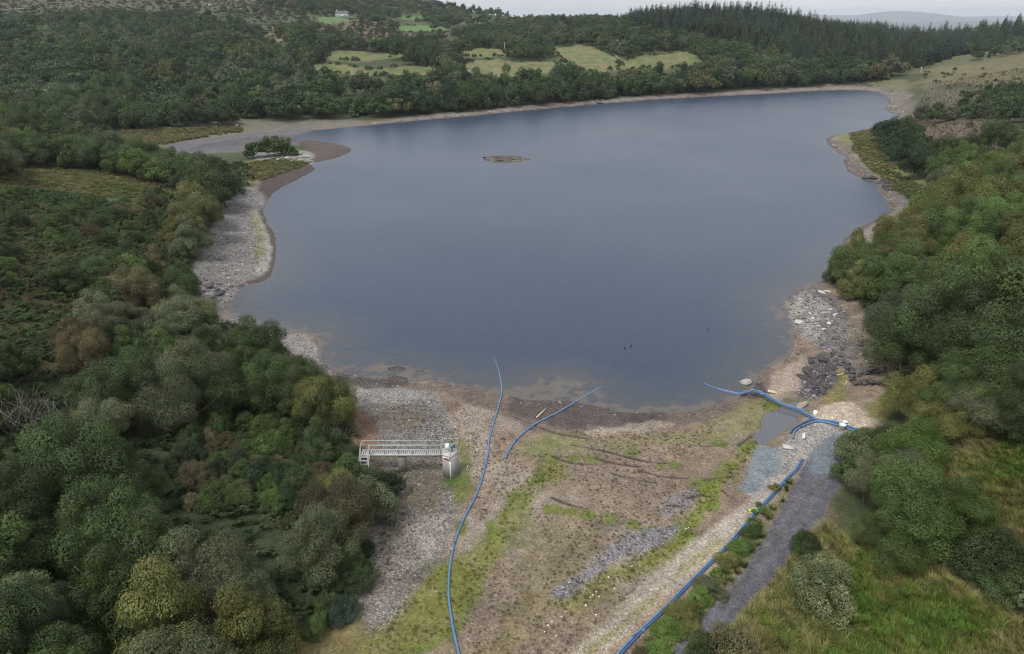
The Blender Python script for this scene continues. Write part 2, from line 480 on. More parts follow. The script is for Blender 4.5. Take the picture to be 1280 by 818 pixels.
# the left stone beach
BEACH = [(300,232),(322,240),(334,250),(330,268),(340,290),(349,320),(342,345),(305,362),(284,382),(300,402),(255,386),(228,365),(236,340),(252,305),(262,275),(280,250)]
paint(BEACH, (.158, .149, .140), 1.0, 2, 8, 1, stone=1, veg=0, seed=50)
paint([(318,255),(331,268),(338,290),(342,315),(335,338),(318,345),(326,320),(324,290),(314,265)], (.25, .24, .215), .5, .8, 7, .85, stone=.5, veg=0, seed=51)
stroke([(316,262),(324,285),(327,310),(322,332)], (.17, .16, .07), .7, .5, .8, 1.0, seed=52)
stroke([(330,264),(340,285),(347,308),(347,325),(340,343),(326,352),(306,358)], (.070, .055, .046), 1.3, .5, .95, .5, seed=53, stone=.6)
paint([(232,350),(262,345),(290,352),(300,358),(285,375),(255,378),(238,368)], (.130, .118, .112), .8, 2.5, 4, .85, stone=1, veg=0, seed=54, break_=.3)
# the exposed bed in front
BED = [(285,385),(345,412),(385,420),(420,440),(640,430),(960,440),(1030,350),(1075,385),(1108,430),(1112,470),(1100,505),(1085,540),(1075,560),(1040,620),(990,690),(950,745),
       (880,830),(840,900),(350,900),(390,800),(432,745),(440,690),(452,640),(486,602),(470,560),(448,520),(415,480),(370,440),(300,408)]
paint(BED, (.172, .130, .095), 1.0, 2.2, 5, 1, stone=.35, veg=.05, seed=60)
bedi = np.nonzero((VY < 110) & (VX > -40) & (VX < 60) & (VG < .5))[0]
mixc(sstep(-.05, .5, fbm(VX[bedi], VY[bedi], 9, 4, 221)) * .5, (.140, .112, .085), bedi)
mixc(sstep(.15, .55, fbm(VX[bedi], VY[bedi], 2.2, 4, 223)) * .65, (.085, .072, .046), bedi)
mixc(sstep(.1, .5, fbm(VX[bedi], VY[bedi], 5, 4, 225)) * .5, (.235, .205, .175), bedi)
# grey cobbles below the left wood
paint([(285,388),(345,413),(392,426),(410,462),(445,474),(490,480),(535,490),(560,515),(574,545),(568,600),(552,680),(510,745),(478,792),(440,775),(445,690),(462,640),(486,602),(468,555),(445,520),(412,480),(372,444),(305,412)],
      (.145, .136, .127), .8, 1.2, 5, 1, stone=1, veg=0, seed=61)
for (i, P) in enumerate([[(495,575),(530,570),(560,600),(545,640),(500,640),(480,600)], [(440,545),(470,560),(500,600),(480,640),(455,560)], [(470,500),(520,505),(540,530),(500,540),(470,520)], [(480,660),(530,650),(520,700),(480,740),(455,720)]]):
    paint(P, (.110, .105, .060), .8, 3.0, 3, .7, stone=.4, veg=.2, seed=260 + i, break_=.05)
    paint(P, (.105, .080, .060), .8, 3.0, 2.4, .6, stone=.5, veg=.1, seed=270 + i, break_=.0)
paint([(300,400),(345,415),(392,428),(404,462),(440,474),(500,482),(520,500),(470,505),(425,480),(390,450),(330,420)], (.215, .205, .195), .6, 1.2, 4, .7, stone=.9, veg=0, seed=62)
paint([(470,700),(545,640),(540,690),(500,745),(478,790),(445,770),(450,720)], (.195, .170, .150), 1, 2, 5, .8, stone=.8, veg=0, seed=63)
paint([(430,500),(462,520),(478,545),(475,560),(450,555),(440,525)], (.145, .085, .055), .6, 1.2, 2, .85, stone=.2, veg=.4, seed=64)
paint([(560,520),(600,500),(625,520),(620,560),(600,600),(575,590),(572,545)], (.230, .190, .155), .7, 1.5, 4, .8, stone=.9, veg=0, seed=65)
stroke([(545,482),(563,510),(574,540),(572,565)], (.160, .100, .075), .22, .2, .55, .5, seed=66)
# dark mud along the water's edge
paint([(545,478),(592,483),(640,492),(690,498),(749,505),(811,512),(860,510),(905,500),(935,486),(950,462),(965,455),(972,470),(955,500),(905,520),(860,533),(800,541),(735,540),(690,545),(655,535),(620,515),(580,500)],
      (.105, .080, .068), .6, 1.2, 4, .9, stone=.35, veg=0, seed=70)
paint([(640,490),(749,506),(830,514),(820,528),(740,534),(690,530),(650,515)], (.062, .050, .046), .5, 1.4, 4, .85, stone=.3, veg=0, seed=71)
paint([(462,470),(500,470),(530,478),(560,482),(548,490),(500,486),(470,482)], (.110, .085, .070), .4, 1.0, 2.5, .9, stone=.5, veg=0, seed=72)
paint([(735,537),(790,530),(840,528),(835,534),(780,542),(740,545)], (.27, .225, .175), .3, 1.0, 1.6, .7, stone=.7, veg=0, seed=73)
# band of thin grass, tufts and the moss strips
paint([(658,560),(690,540),(735,548),(800,548),(870,540),(925,505),(962,490),(975,505),(950,535),(915,548),(860,558),(800,562),(740,566),(690,566)], (.150, .138, .065), .6, 1.5, 4, .85, stone=.1, veg=.4, seed=74, break_=.4)
paint([(640,560),(680,545),(725,560),(715,572),(670,572)], (.105, .115, .040), .5, 1.6, 3, .75, stone=0, veg=.5, seed=75, break_=.3)
MOSS = [[(690,582),(698,588),(690,602),(665,625),(648,645),(640,668),(618,700),(596,735),(578,765),(560,800),(500,818),(440,830),(470,795),(505,760),(535,725),(560,705),(600,690),(622,660),(632,635),(655,603)],
        [(948,543),(950,552),(930,580),(905,610),(885,640),(856,682),(825,706),(790,722),(750,745),(705,775),(688,745),(730,725),(790,700),(830,680),(856,655),(880,612),(912,578)],
        [(572,545),(586,560),(592,580),(585,610),(572,625),(565,608),(572,580)],
        [(1036,465),(1050,460),(1055,478),(1064,492),(1050,505),(1032,503),(1040,485)]]
MC = [(.080,.112,.017), (.095,.135,.014), (.050,.095,.014), (.100,.125,.018)]
for i, P in enumerate(MOSS):
    paint(P, MC[i], .8, 1.9, 3, .9, stone=0, veg=.5, seed=80 + i, break_=.5)
    paint(P, (.135, .125, .035), .6, 1.6, 2.5, .6, seed=180 + i, break_=.0)
for (u, v, a, b) in [(690,636,11,5),(712,640,10,5),(734,644,10,5),(761,649,9,5),(792,656,9,5),(818,664,12,6),(717,573,10,5),(741,575,11,5),(792,566,14,5),(690,573,8,4),(826,584,8,5),(842,582,9,5),(612,660,8,10),(578,660,7,9),(965,507,14,6),(900,555,9,4)]:
    paint([(u + a * math.cos(t), v + b * math.sin(t)) for t in np.linspace(0, 2 * math.pi, 9)[:-1]], (.095, .115, .024), .25, .5, 1.5, .9, stone=0, veg=.5, seed=90)
paint([(600,800),(622,760),(650,725),(700,712),(745,725),(760,745),(700,785),(640,830),(560,830)], (.140, .115, .058), .8, 2.0, 4, .8, stone=.1, veg=.35, seed=92, break_=.3)
paint([(640,650),(700,645),(740,660),(740,700),(690,720),(650,705),(630,680)], (.135, .120, .065), .8, 2.0, 3.5, .6, stone=.2, veg=.3, seed=93, break_=.2)
paint([(690,740),(735,705),(790,668),(835,655),(850,660),(838,672),(790,695),(745,722),(705,748)], (.145, .138, .150), .5, 1.0, 3, .9, stone=1, veg=0, seed=94)
paint([(820,640),(845,618),(872,610),(868,625),(840,650)], (.15, .14, .145), .5, 1.0, 3, .7, stone=1, veg=0, seed=95)
paint([(380,818),(420,760),(440,735),(455,700),(450,760),(480,800),(440,830)], (.135, .115, .040), .6, 1.5, 3, .8, stone=0, veg=.6, seed=96)
for i, P in enumerate([[(745,573),(775,580),(800,583)],[(800,588),(830,596),(860,598)],[(862,556),(885,558),(905,556)],[(836,632),(852,632)],[(880,600),(900,597),(915,596)],[(715,556),(760,565),(800,575),(830,579)],
                       [(690,570),(712,578),(735,580)],[(690,622),(710,630),(735,636)],[(925,555),(940,545)],[(765,592),(800,600),(820,603)],[(640,520),(690,540),(735,548)],[(860,622),(880,618)]]):
    stroke(P, (.050, .040, .036), .16, .12, .9, .14, cut=.12, seed=110 + i)
# gravel track, puddle pad, sand heap
TRACK = [(690,840),(745,785),(800,735),(845,698),(890,662),(925,630),(948,610),(985,585),(1005,570),(1003,578),(975,605),(940,648),(905,690),(870,725),(820,770),(778,812),(755,840)]
paint(TRACK, (.285, .245, .205), .5, .7, 3, .95, stone=.45, veg=0, seed=130)
stroke([(735,818),(800,762),(860,708),(900,675)], (.20, .175, .085), .28, .3, .8, .35, seed=131, veg=.4)
stroke([(712,818),(770,765),(830,718)], (.21, .18, .11), .22, .3, .7, .35, seed=132, veg=.3)
stroke([(760,818),(815,770),(870,722),(930,660),(960,630)], (.24, .165, .095), .35, .3, .7, .35, seed=133)
paint([(940,590),(985,548),(1005,530),(1020,520),(1050,535),(1052,548),(1020,560),(1000,580),(960,600)], (.230, .215, .200), .5, .8, 3, .95, stone=.9, veg=0, seed=134)
paint([(930,610),(945,600),(975,598),(970,612),(940,622)], (.30, .265, .245), .4, .6, 3, .8, stone=.4, veg=0, seed=135)
paint([(944,562),(960,560),(976,566),(972,588),(960,600),(948,613),(934,613),(925,605),(934,582)], (.150, .178, .192), .35, .9, 2, .95, stone=.25, veg=0, seed=136)
paint([(1012,524),(1024,510),(1044,504),(1064,503),(1080,512),(1092,522),(1085,534),(1062,536),(1040,530)], (.36, .30, .235), .4, .7, 3, .95, stone=.4, veg=0, seed=137)
paint([(1090,505),(1110,495),(1130,500),(1110,520),(1090,520)], (.12, .115, .035), .5, 1, 3, .9, veg=.6, stone=0, seed=138)
# rubble on the right point
paint([(1000,364),(1018,355),(1050,378),(1085,415),(1105,450),(1100,462),(1055,465),(1035,440),(1010,425),(996,400)], (.130, .120, .118), .7, 1.5, 3, .95, stone=1, veg=0, seed=140)
paint([(986,378),(1000,365),(1020,372),(1035,400),(1020,425),(1000,420),(990,402)], (.235, .220, .205), .6, 1.5, 3, .8, stone=1, veg=0, seed=141, break_=.4)
paint([(1060,410),(1080,400),(1108,440),(1108,470),(1075,462)], (.140, .110, .070), .8, 1.5, 3, .8, stone=.3, veg=.3, seed=142)
paint([(998,478),(1012,462),(1022,442),(1038,442),(1042,458),(1046,475),(1030,494),(1012,500),(996,492)], (.070, .064, .066), .5, .8, 2, .9, stone=1, veg=0, seed=143)
paint([(960,480),(985,455),(1005,445),(1003,470),(990,492),(965,500)], (.25, .205, .160), .5, 1, 3, .85, stone=.5, veg=0, seed=144)
paint([(975,512),(985,500),(1010,498),(1012,505),(990,512)], (.10, .105, .04), .4, .8, 2, .7, veg=.4, seed=145)
# dark service path and rough meadow
MEADOW = [(925,762),(955,735),(985,692),(1010,668),(1040,655),(1060,700),(1110,722),(1180,735),(1240,755),(1300,770),(1400,900),(860,900),(890,800)]
paint(MEADOW, (.125, .125, .042), .8, 1.5, 6, 1, stone=0, veg=1, seed=150)
paint([(930,770),(975,735),(1010,765),(990,815),(950,830),(920,800)], (.115, .150, .036), .8, 2, 4, .8, seed=151)
paint([(1130,545),(1180,545),(1300,545),(1330,600),(1300,660),(1260,660),(1210,620),(1170,600)], (.140, .130, .048), 1, 2, 6, .95, stone=0, veg=1, seed=152)
paint([(1085,690),(1150,700),(1230,720),(1300,735),(1300,790),(1160,780)], (.150, .128, .055), 1, 3, 4, .6, seed=153, break_=.1)
VERGE = [(1000,588),(976,632),(956,667),(936,702),(914,730),(888,755),(862,785),(838,815),(800,840),(790,815),(830,778),(880,735),(925,690),(960,645),(985,605)]
paint(VERGE, (.150, .135, .070), .35, .6, 2.5, .85, stone=.4, veg=.5, seed=157)
paint([(972,640),(955,668),(932,700),(908,728),(870,755),(890,725),(930,680)], (.085, .105, .032), .35, .6, 2.5, .8, stone=0, veg=.8, seed=158)

PATH = [(1042,543),(1058,545),(1070,548),(1072,562),(1062,590),(1046,620),(1014,660),(986,695),(966,722),(945,746),(928,766),(900,800),(880,840),(822,840),(842,815),(867,785),(891,755),(916,730),(938,702),(959,667),(977,632),(996,600),(1006,578),(1020,560)]
paint(PATH, (.086, .083, .097), .25, .45, 2, 1, stone=.2, veg=0, seed=154)
stroke([(1042,590),(1010,636),(968,692),(934,732),(898,775),(865,815)], (.112, .106, .116), .32, .25, .6, .3, seed=161, stone=.4)
stroke([(1028,590),(992,636),(950,690),(916,732),(880,775),(846,815)], (.112, .106, .116), .32, .25, .6, .3, seed=162, stone=.4)
stroke([(1035,590),(1001,636),(960,690),(925,732),(889,775)], (.075, .080, .062), .22, .25, .5, .4, seed=163)
paint([(1015,562),(1042,545),(1070,548),(1070,565),(1058,592),(1030,592),(1010,590)], (.125, .142, .158), .5, 1.2, 3, .8, stone=.2, veg=0, seed=155)
stroke([(1058,552),(1064,564),(1056,580)], (.20, .22, .23), .5, .5, .6, .6, seed=156)
for i, (ix, iy, wx_, wy_, h_) in enumerate(ISLETS):
    ring = [(ix + 2.4 * wx_ * math.cos(t), iy + 2.4 * wy_ * math.sin(t)) for t in np.linspace(0, 2 * math.pi, 17)[:-1]]
    paint(ring, (.130, .112, .098), .4, .6, 3, 1, stone=.9, veg=0, seed=600 + i, world=True, smooth=1)
    paint(ring, (.055, .046, .042), .4, 1.6, 2.5, .85, stone=.9, veg=0, seed=620 + i, world=True, smooth=1, break_=.1)
# the little channel that the pipes cross is cut into the bed
_pp = gpoly(POOL_PX, 3)
_i = np.nonzero((VX > _pp[:, 0].min() - 2) & (VX < _pp[:, 0].max() + 2) & (VY > _pp[:, 1].min() - 2) & (VY < _pp[:, 1].max() + 2))[0]
_m = sstep(-.5, .8, poly_sd(VX[_i], VY[_i], _pp) + fbm(VX[_i], VY[_i], 2.6, 4, 77) * .8)
POOL_Z = float(np.min(hgt(_pp[:, 0], _pp[:, 1]))) - .05
VZ[_i] = VZ[_i] * (1 - _m) + (POOL_Z - .35) * _m
# sand heap and rubble relief
def heap(px, h, wob=.3, wl_=2.0, seed=0):
    P = gpoly(px, 3)
    i = np.nonzero((VX > P[:, 0].min() - 1) & (VX < P[:, 0].max() + 1) & (VY > P[:, 1].min() - 1) & (VY < P[:, 1].max() + 1))[0]
    s = poly_sd(VX[i], VY[i], P)
    VZ[i] += h * sstep(0, 2.2, s) * (1 + wob * fbm(VX[i], VY[i], wl_, 4, 400 + seed))
heap([(1014,524),(1026,511),(1046,505),(1066,505),(1080,513),(1088,522),(1080,532),(1060,533),(1040,528)], .6, .4, 2.5)
heap([(998,478),(1012,462),(1022,444),(1038,444),(1042,458),(1044,475),(1028,492),(1012,498),(998,490)], .7, 1.0, 2.0, 1)
heap([(990,378),(1000,366),(1018,357),(1050,380),(1085,418),(1060,460),(1020,430),(996,410)], .5, 1.2, 2.5, 2)
GZ = VZ.reshape(NR, NT)
C *= (1 + .10 * fbm(VX, VY, 3, 3, 231) + .08 * fbm(VX, VY, 25, 2, 233))[:, None]
C = np.clip(C, .012, .5)


# ------------------------------------------------------------------ materials
def mat(name):
    m = bpy.data.materials.new(name)
    m.use_nodes = True
    nt = m.node_tree
    return m, nt.nodes, nt.links, nt.nodes["Principled BSDF"]


def nn(nodes, typ, **kw):
    n = nodes.new(typ)
    for k, v in kw.items():
        setattr(n, k, v)
    return n


def math_n(nodes, links, op, a, b=None, clamp=False):
    n = nodes.new("ShaderNodeMath")
    n.operation = op
    n.use_clamp = clamp
    for i, q in enumerate((a, b)):
        if q is None:
            continue
        if isinstance(q, (int, float)):
            n.inputs[i].default_value = q
        else:
            links.new(q, n.inputs[i])
    return n.outputs[0]


def maprange(nodes, links, x, a, b, c, d):
    n = nodes.new("ShaderNodeMapRange")
    links.new(x, n.inputs[0])
    for i, q in enumerate((a, b, c, d)):
        n.inputs[i + 1].default_value = q
    return n.outputs[0]


def noise(nodes, links, vec, scale, detail=4, rough=.55):
    n = nodes.new("ShaderNodeTexNoise")
    n.inputs['Scale'].default_value = scale
    n.inputs['Detail'].default_value = detail
    n.inputs['Roughness'].default_value = rough
    if vec is not None:
        links.new(vec, n.inputs['Vector'])
    return n


def vscale(nodes, links, col, fac):
    n = nodes.new("ShaderNodeVectorMath")
    n.operation = 'SCALE'
    links.new(col, n.inputs[0])
    links.new(fac, n.inputs['Scale'])
    return n.outputs[0]


m_ground, ns, ls, bs = mat("ground_soil_and_stone")
geo = nn(ns, "ShaderNodeNewGeometry")
pos = geo.outputs['Position']
acol = nn(ns, "ShaderNodeAttribute", attribute_name="Col")
ast = nn(ns, "ShaderNodeAttribute", attribute_name="stone")
avg = nn(ns, "ShaderNodeAttribute", attribute_name="veg")
nA, nB, nC = noise(ns, ls, pos, .9, 6, .65), noise(ns, ls, pos, 4.5, 5, .65), noise(ns, ls, pos, .22, 4, .6)
fA = maprange(ns, ls, nA.outputs[0], .3, .7, .72, 1.28)
fB = maprange(ns, ls, nB.outputs[0], .3, .7, .55, 1.45)
fC = maprange(ns, ls, nC.outputs[0], .3, .7, .85, 1.15)
f = math_n(ns, ls, 'MULTIPLY', math_n(ns, ls, 'MULTIPLY', fA, fB), fC)
v1 = nn(ns, "ShaderNodeTexVoronoi")
v1.inputs['Scale'].default_value = 4.5
v2 = nn(ns, "ShaderNodeTexVoronoi")
v2.inputs['Scale'].default_value = 11.0
for q in (v1, v2):
    ls.new(pos, q.inputs['Vector'])
sep1, sep2 = nn(ns, "ShaderNodeSeparateColor"), nn(ns, "ShaderNodeSeparateColor")
ls.new(v1.outputs['Color'], sep1.inputs[0])
ls.new(v2.outputs['Color'], sep2.inputs[0])
sA = maprange(ns, ls, sep1.outputs[0], 0, 1, .74, 1.26)
sB = maprange(ns, ls, sep2.outputs[0], 0, 1, .6, 1.4)
s = math_n(ns, ls, 'MULTIPLY', sA, sB)
mixs = nn(ns, "ShaderNodeMix", data_type='FLOAT')
ls.new(ast.outputs['Fac'], mixs.inputs[0])
mixs.inputs[2].default_value = 1.0
ls.new(s, mixs.inputs[3])
f = math_n(ns, ls, 'MULTIPLY', f, mixs.outputs[0])
# a few very pale pebbles among the stones
peb = math_n(ns, ls, 'MULTIPLY', maprange(ns, ls, sep2.outputs[1], .93, .95, 0, 1.1), ast.outputs['Fac'])
f = math_n(ns, ls, 'ADD', f, peb)
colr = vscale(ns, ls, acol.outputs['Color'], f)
ls.new(colr, bs.inputs['Base Color'])
bs.inputs['Roughness'].default_value = .92
bs.inputs['Specular IOR Level'].default_value = .25
hs = math_n(ns, ls, 'MULTIPLY', math_n(ns, ls, 'ADD', math_n(ns, ls, 'MULTIPLY', v1.outputs['Distance'], -.35), math_n(ns, ls, 'MULTIPLY', v2.outputs['Distance'], -.15)), ast.outputs['Fac'])
hv = math_n(ns, ls, 'MULTIPLY', nB.outputs[0], .22)
bump = nn(ns, "ShaderNodeBump")
bump.inputs['Strength'].default_value = .8
bump.inputs['Distance'].default_value = .5
ls.new(math_n(ns, ls, 'ADD', hs, hv), bump.inputs['Height'])
ls.new(bump.outputs[0], bs.inputs['Normal'])

me = bpy.data.meshes.new("ground")
me.vertices.add(N)
me.vertices.foreach_set("co", np.stack([VX, VY, VZ], 1).astype(np.float32).ravel())
ii, jj = np.meshgrid(np.arange(NR - 1), np.arange(NT - 1), indexing='ij')
a = (ii * NT + jj).ravel()
q = np.stack([a, a + 1, a + NT + 1, a + NT], 1)[:, ::-1]     # wound so that the faces look up
nf = len(q)


def set_faces(me, q, k=4):
    nf = len(q)
    me.loops.add(nf * k)
    me.loops.foreach_set("vertex_index", np.ascontiguousarray(q, np.int32).ravel())
    me.polygons.add(nf)
    me.polygons.foreach_set("loop_start", np.arange(0, nf * k, k, dtype=np.int32))
    try:
        me.polygons.foreach_set("loop_total", np.full(nf, k, np.int32))
    except Exception:
        pass
    me.update(calc_edges=True)


set_faces(me, q)
me.polygons.foreach_set("use_smooth", np.ones(nf, bool))
ca = me.attributes.new("Col", 'FLOAT_COLOR', 'POINT')
ca.data.foreach_set("color", np.concatenate([C, np.ones((N, 1), np.float32)], 1).astype(np.float32).ravel())
for nme, arr in (("stone", ST), ("veg", VG)):
    at = me.attributes.new(nme, 'FLOAT', 'POINT')
    at.data.foreach_set("value", arr.astype(np.float32))
me.materials.append(m_ground)
ground = bpy.data.objects.new("ground", me)
ground['kind'] = 'structure'
COL.objects.link(ground)

# ------------------------------------------------------------------ water
m_water, ns, ls, bs = mat("lake_water")
geo = nn(ns, "ShaderNodeNewGeometry")
pos = geo.outputs['Position']
dep = nn(ns, "ShaderNodeAttribute", attribute_name="depth")
nW = noise(ns, ls, pos, .5, 4, .6)
edge = math_n(ns, ls, 'ADD', dep.outputs['Fac'], maprange(ns, ls, nW.outputs[0], .3, .7, -.22, .22))
ramp = nn(ns, "ShaderNodeValToRGB")
ramp.color_ramp.elements[0].position = 0.0
ramp.color_ramp.elements[0].color = (.100, .088, .078, 1)
e = ramp.color_ramp.elements.new(.05)
e.color = (.088, .080, .074, 1)
_e = ramp.color_ramp.elements[len(ramp.color_ramp.elements) - 1]
_e.position = 1.0
_e.color = (.028, .044, .073, 1)
e = ramp.color_ramp.elements.new(.12)
e.color = (.062, .062, .066, 1)
e = ramp.color_ramp.elements.new(.4)
e.color = (.046, .056, .072, 1)
ls.new(edge, ramp.inputs[0])
ls.new(ramp.outputs[0], bs.inputs['Base Color'])
bs.inputs['IOR'].default_value = 1.333
bs.inputs['Specular IOR Level'].default_value = .36
_wb = noise(ns, ls, pos, .014, 4, .55)
ls.new(maprange(ns, ls, _wb.outputs[0], .35, .65, .28, .35), bs.inputs['Roughness'])
mp = nn(ns, "ShaderNodeMapping")
mp.inputs['Rotation'].default_value = (0, 0, R(25))
mp.inputs['Scale'].default_value = (1.0, .45, 1)
ls.new(pos, mp.inputs['Vector'])
w1, w2 = noise(ns, ls, mp.outputs[0], 1.9, 3, .6), noise(ns, ls, mp.outputs[0], .03, 1, .5)
gust = maprange(ns, ls, w2.outputs[0], .35, .65, .85, 1.12)
bump = nn(ns, "ShaderNodeBump")
bump.inputs['Distance'].default_value = .07
bump.inputs['Strength'].default_value = 1.0
ls.new(math_n(ns, ls, 'MULTIPLY', w1.outputs[0], gust), bump.inputs['Height'])
ls.new(bump.outputs[0], bs.inputs['Normal'])


def sheet(name, xs, ys, z, keep=None):
    X, Y = np.meshgrid(xs, ys)
    n0, n1_ = X.shape
    i, j = np.meshgrid(np.arange(n0 - 1), np.arange(n1_ - 1), indexing='ij')
    a = (i * n1_ + j).ravel()
    q = np.stack([a, a + 1, a + n1_ + 1, a + n1_], 1)
    xf, yf = X.ravel(), Y.ravel()
    if keep is not None:
        k = keep(xf, yf)
        q = q[k[q].any(1)]
        used, inv = np.unique(q, return_inverse=True)
        xf, yf = xf[used], yf[used]
        q = inv.reshape(q.shape)
    me = bpy.data.meshes.new(name)
    me.vertices.add(len(xf))
    me.vertices.foreach_set("co", np.stack([xf, yf, np.full(len(xf), z)], 1).astype(np.float32).ravel())
    set_faces(me, q)
    o = bpy.data.objects.new(name, me)
    COL.objects.link(o)
    return o, xf, yf


lake, lx, ly = sheet("water", np.arange(-135, 300, 1.0), np.arange(58, 475, 1.0), 0.0, lambda x, y: (shore_d(x, y) < 4))
lake['kind'] = 'structure'
at = lake.data.attributes.new("depth", 'FLOAT', 'POINT')
_dp = np.clip(-hgt(lx, ly), 0, 3) / .9
at.data.foreach_set("value", np.clip(_dp * np.clip(70 / np.maximum(ly, 60), .0, 1) + sstep(90, 160, ly) * .75 - .55 * np.exp(-((lx - 7) / 7) ** 2 - ((ly - 77) / 5) ** 2), 0, 1).astype(np.float32))  # pale sheen of silty water off the near shore, coloured in as shallows
lake.data.materials.append(m_water)

m_pool, ns, ls, bs = mat("channel_water")
bs.inputs['Base Color'].default_value = (.095, .100, .110, 1)
bs.inputs['Roughness'].default_value = .16
bs.inputs['IOR'].default_value = 1.333
pool, _, _ = sheet("channel_water", np.arange(_pp[:, 0].min() - 1, _pp[:, 0].max() + 1, .4), np.arange(_pp[:, 1].min() - 1, _pp[:, 1].max() + 1, .4), POOL_Z - .06, lambda x, y: poly_sd(x, y, _pp) > -.6)
pool['kind'] = 'structure'
pool.data.materials.append(m_pool)

# ------------------------------------------------------------------ haze
if HAZE > 0:
    hm = bpy.data.materials.new("haze_air")
    hm.use_nodes = True
    hn = hm.node_tree.nodes
    for n in list(hn):
        if n.type != 'OUTPUT_MATERIAL':
            hn.remove(n)
    out = [n for n in hn if n.type == 'OUTPUT_MATERIAL'][0]
    pv = hn.new("ShaderNodeVolumePrincipled")
    pv.inputs['Color'].default_value = (.86, .91, 1.0, 1)
    pv.inputs['Density'].default_value = HAZE
    pv.inputs['Anisotropy'].default_value = .2
    hm.node_tree.links.new(pv.outputs[0], out.inputs['Volume'])
    me = bpy.data.meshes.new("haze")
    zb, zt = float(VZ.min()) - 1.0, float(max(VZ.max() + 16, 80))
    r = 21000
    vs = [(x, y, z) for z in (zb, zt) for (x, y) in ((-r, -1500), (r, -1500), (r, r), (-r, r))]
    me.from_pydata(vs, [], [(3, 2, 1, 0), (4, 5, 6, 7), (0, 1, 5, 4), (1, 2, 6, 5), (2, 3, 7, 6), (3, 0, 4, 7)])
    me.materials.append(hm)
    hz = bpy.data.objects.new("haze", me)
    hz['kind'] = 'stuff'
    hz['label'] = 'thin pale haze hanging over the hills'
    COL.objects.link(hz)

# ------------------------------------------------------------------ vegetation: materials
PALETTE = {  # name used in labels -> leaf colour
 'grey-green': (.105, .122, .064), 'dark green': (.054, .078, .029), 'green': (.070, .102, .034), 'olive': (.112, .118, .042),
 'brownish': (.108, .096, .050), 'yellowish green': (.135, .142, .042), 'bright green': (.088, .135, .038), 'blue-green': (.042, .066, .048),
 'rusty': (.110, .078, .038), 'deep green': (.038, .058, .027)}


def leaf_material(name, src, rough=.55):
    m, ns, ls, bs = mat(name)
    if src == 'object':
        oi = nn(ns, "ShaderNodeObjectInfo")
        base = oi.outputs['Color']
    else:
        base = nn(ns, "ShaderNodeAttribute", attribute_name="tint", attribute_type='INSTANCER').outputs['Color']
    lv = nn(ns, "ShaderNodeAttribute", attribute_name="lv")
    geo = nn(ns, "ShaderNodeNewGeometry")
    no = noise(ns, ls, geo.outputs['Position'], .55, 3, .6)
    f = math_n(ns, ls, 'MULTIPLY', lv.outputs['Fac'], maprange(ns, ls, no.outputs[0], .3, .7, .72, 1.3))
    c = vscale(ns, ls, base, f)
    hs = nn(ns, "ShaderNodeHueSaturation")
    ls.new(c, hs.inputs['Color'])
    no2 = noise(ns, ls, geo.outputs['Position'], .9, 2, .5)
    ls.new(maprange(ns, ls, no2.outputs[0], .3, .7, .475, .52), hs.inputs['Hue'])
    hs.inputs['Saturation'].default_value = 1.05
    ls.new(hs.outputs[0], bs.inputs['Base Color'])
    bs.inputs['Roughness'].default_value = rough
    bs.inputs['Specular IOR Level'].default_value = .16
    tr = nn(ns, "ShaderNodeBsdfTranslucent")
    ls.new(hs.outputs[0], tr.inputs['Color'])
    mx = nn(ns, "ShaderNodeMixShader")
    mx.inputs[0].default_value = .22
    ls.new(bs.outputs[0], mx.inputs[1])
    ls.new(tr.outputs[0], mx.inputs[2])
    out = [n for n in ns if n.type == 'OUTPUT_MATERIAL'][0]
    ls.new(mx.outputs[0], out.inputs['Surface'])
    return m


M_LEAF, M_LEAF_I = leaf_material("leaves", 'object'), leaf_material("leaves_in_mass", 'instancer')


def simple(name, col, rough=.8, var=.25, scale=3.0, spec=.3, metal=0.0, bumpd=0.0):
    m, ns, ls, bs = mat(name)
    tc = nn(ns, "ShaderNodeTexCoord")
    no = noise(ns, ls, tc.outputs['Object'], scale, 5, .65)
    rgb = nn(ns, "ShaderNodeRGB")
    rgb.outputs[0].default_value = (*col, 1)
    ls.new(vscale(ns, ls, rgb.outputs[0], maprange(ns, ls, no.outputs[0], .28, .72, 1 - var, 1 + var)), bs.inputs['Base Color'])
    bs.inputs['Roughness'].default_value = rough
    bs.inputs['Specular IOR Level'].default_value = spec
    bs.inputs['Metallic'].default_value = metal
    if bumpd:
        b = nn(ns, "ShaderNodeBump")
        b.inputs['Distance'].default_value = bumpd
        ls.new(no.outputs[0], b.inputs['Height'])
        ls.new(b.outputs[0], bs.inputs['Normal'])
    return m


M_BARK = simple("bark", (.085, .075, .062), .9, .35, 6, .2)
M_DEADWOOD = simple("bleached_wood", (.19, .17, .145), .85, .3, 5, .2)


def mesh_from(name, verts, quads, mats, lv=None, smooth=False, k=4, midx=None):
    me = bpy.data.meshes.new(name)
    me.vertices.add(len(verts))
    me.vertices.foreach_set("co", np.asarray(verts, np.float32).ravel())
    set_faces(me, np.asarray(quads), k)
    for m in mats:
        me.materials.append(m)
    if lv is not None:
        at = me.attributes.new("lv", 'FLOAT', 'FACE')
        at.data.foreach_set("value", np.asarray(lv, np.float32))
    if midx is not None:
        me.polygons.foreach_set("material_index", np.asarray(midx, np.int32))
    if smooth:
        me.polygons.foreach_set("use_smooth", np.ones(len(quads), bool))
    return me


def unit(v):
    return v / np.maximum(np.linalg.norm(v, axis=1, keepdims=True), 1e-9)


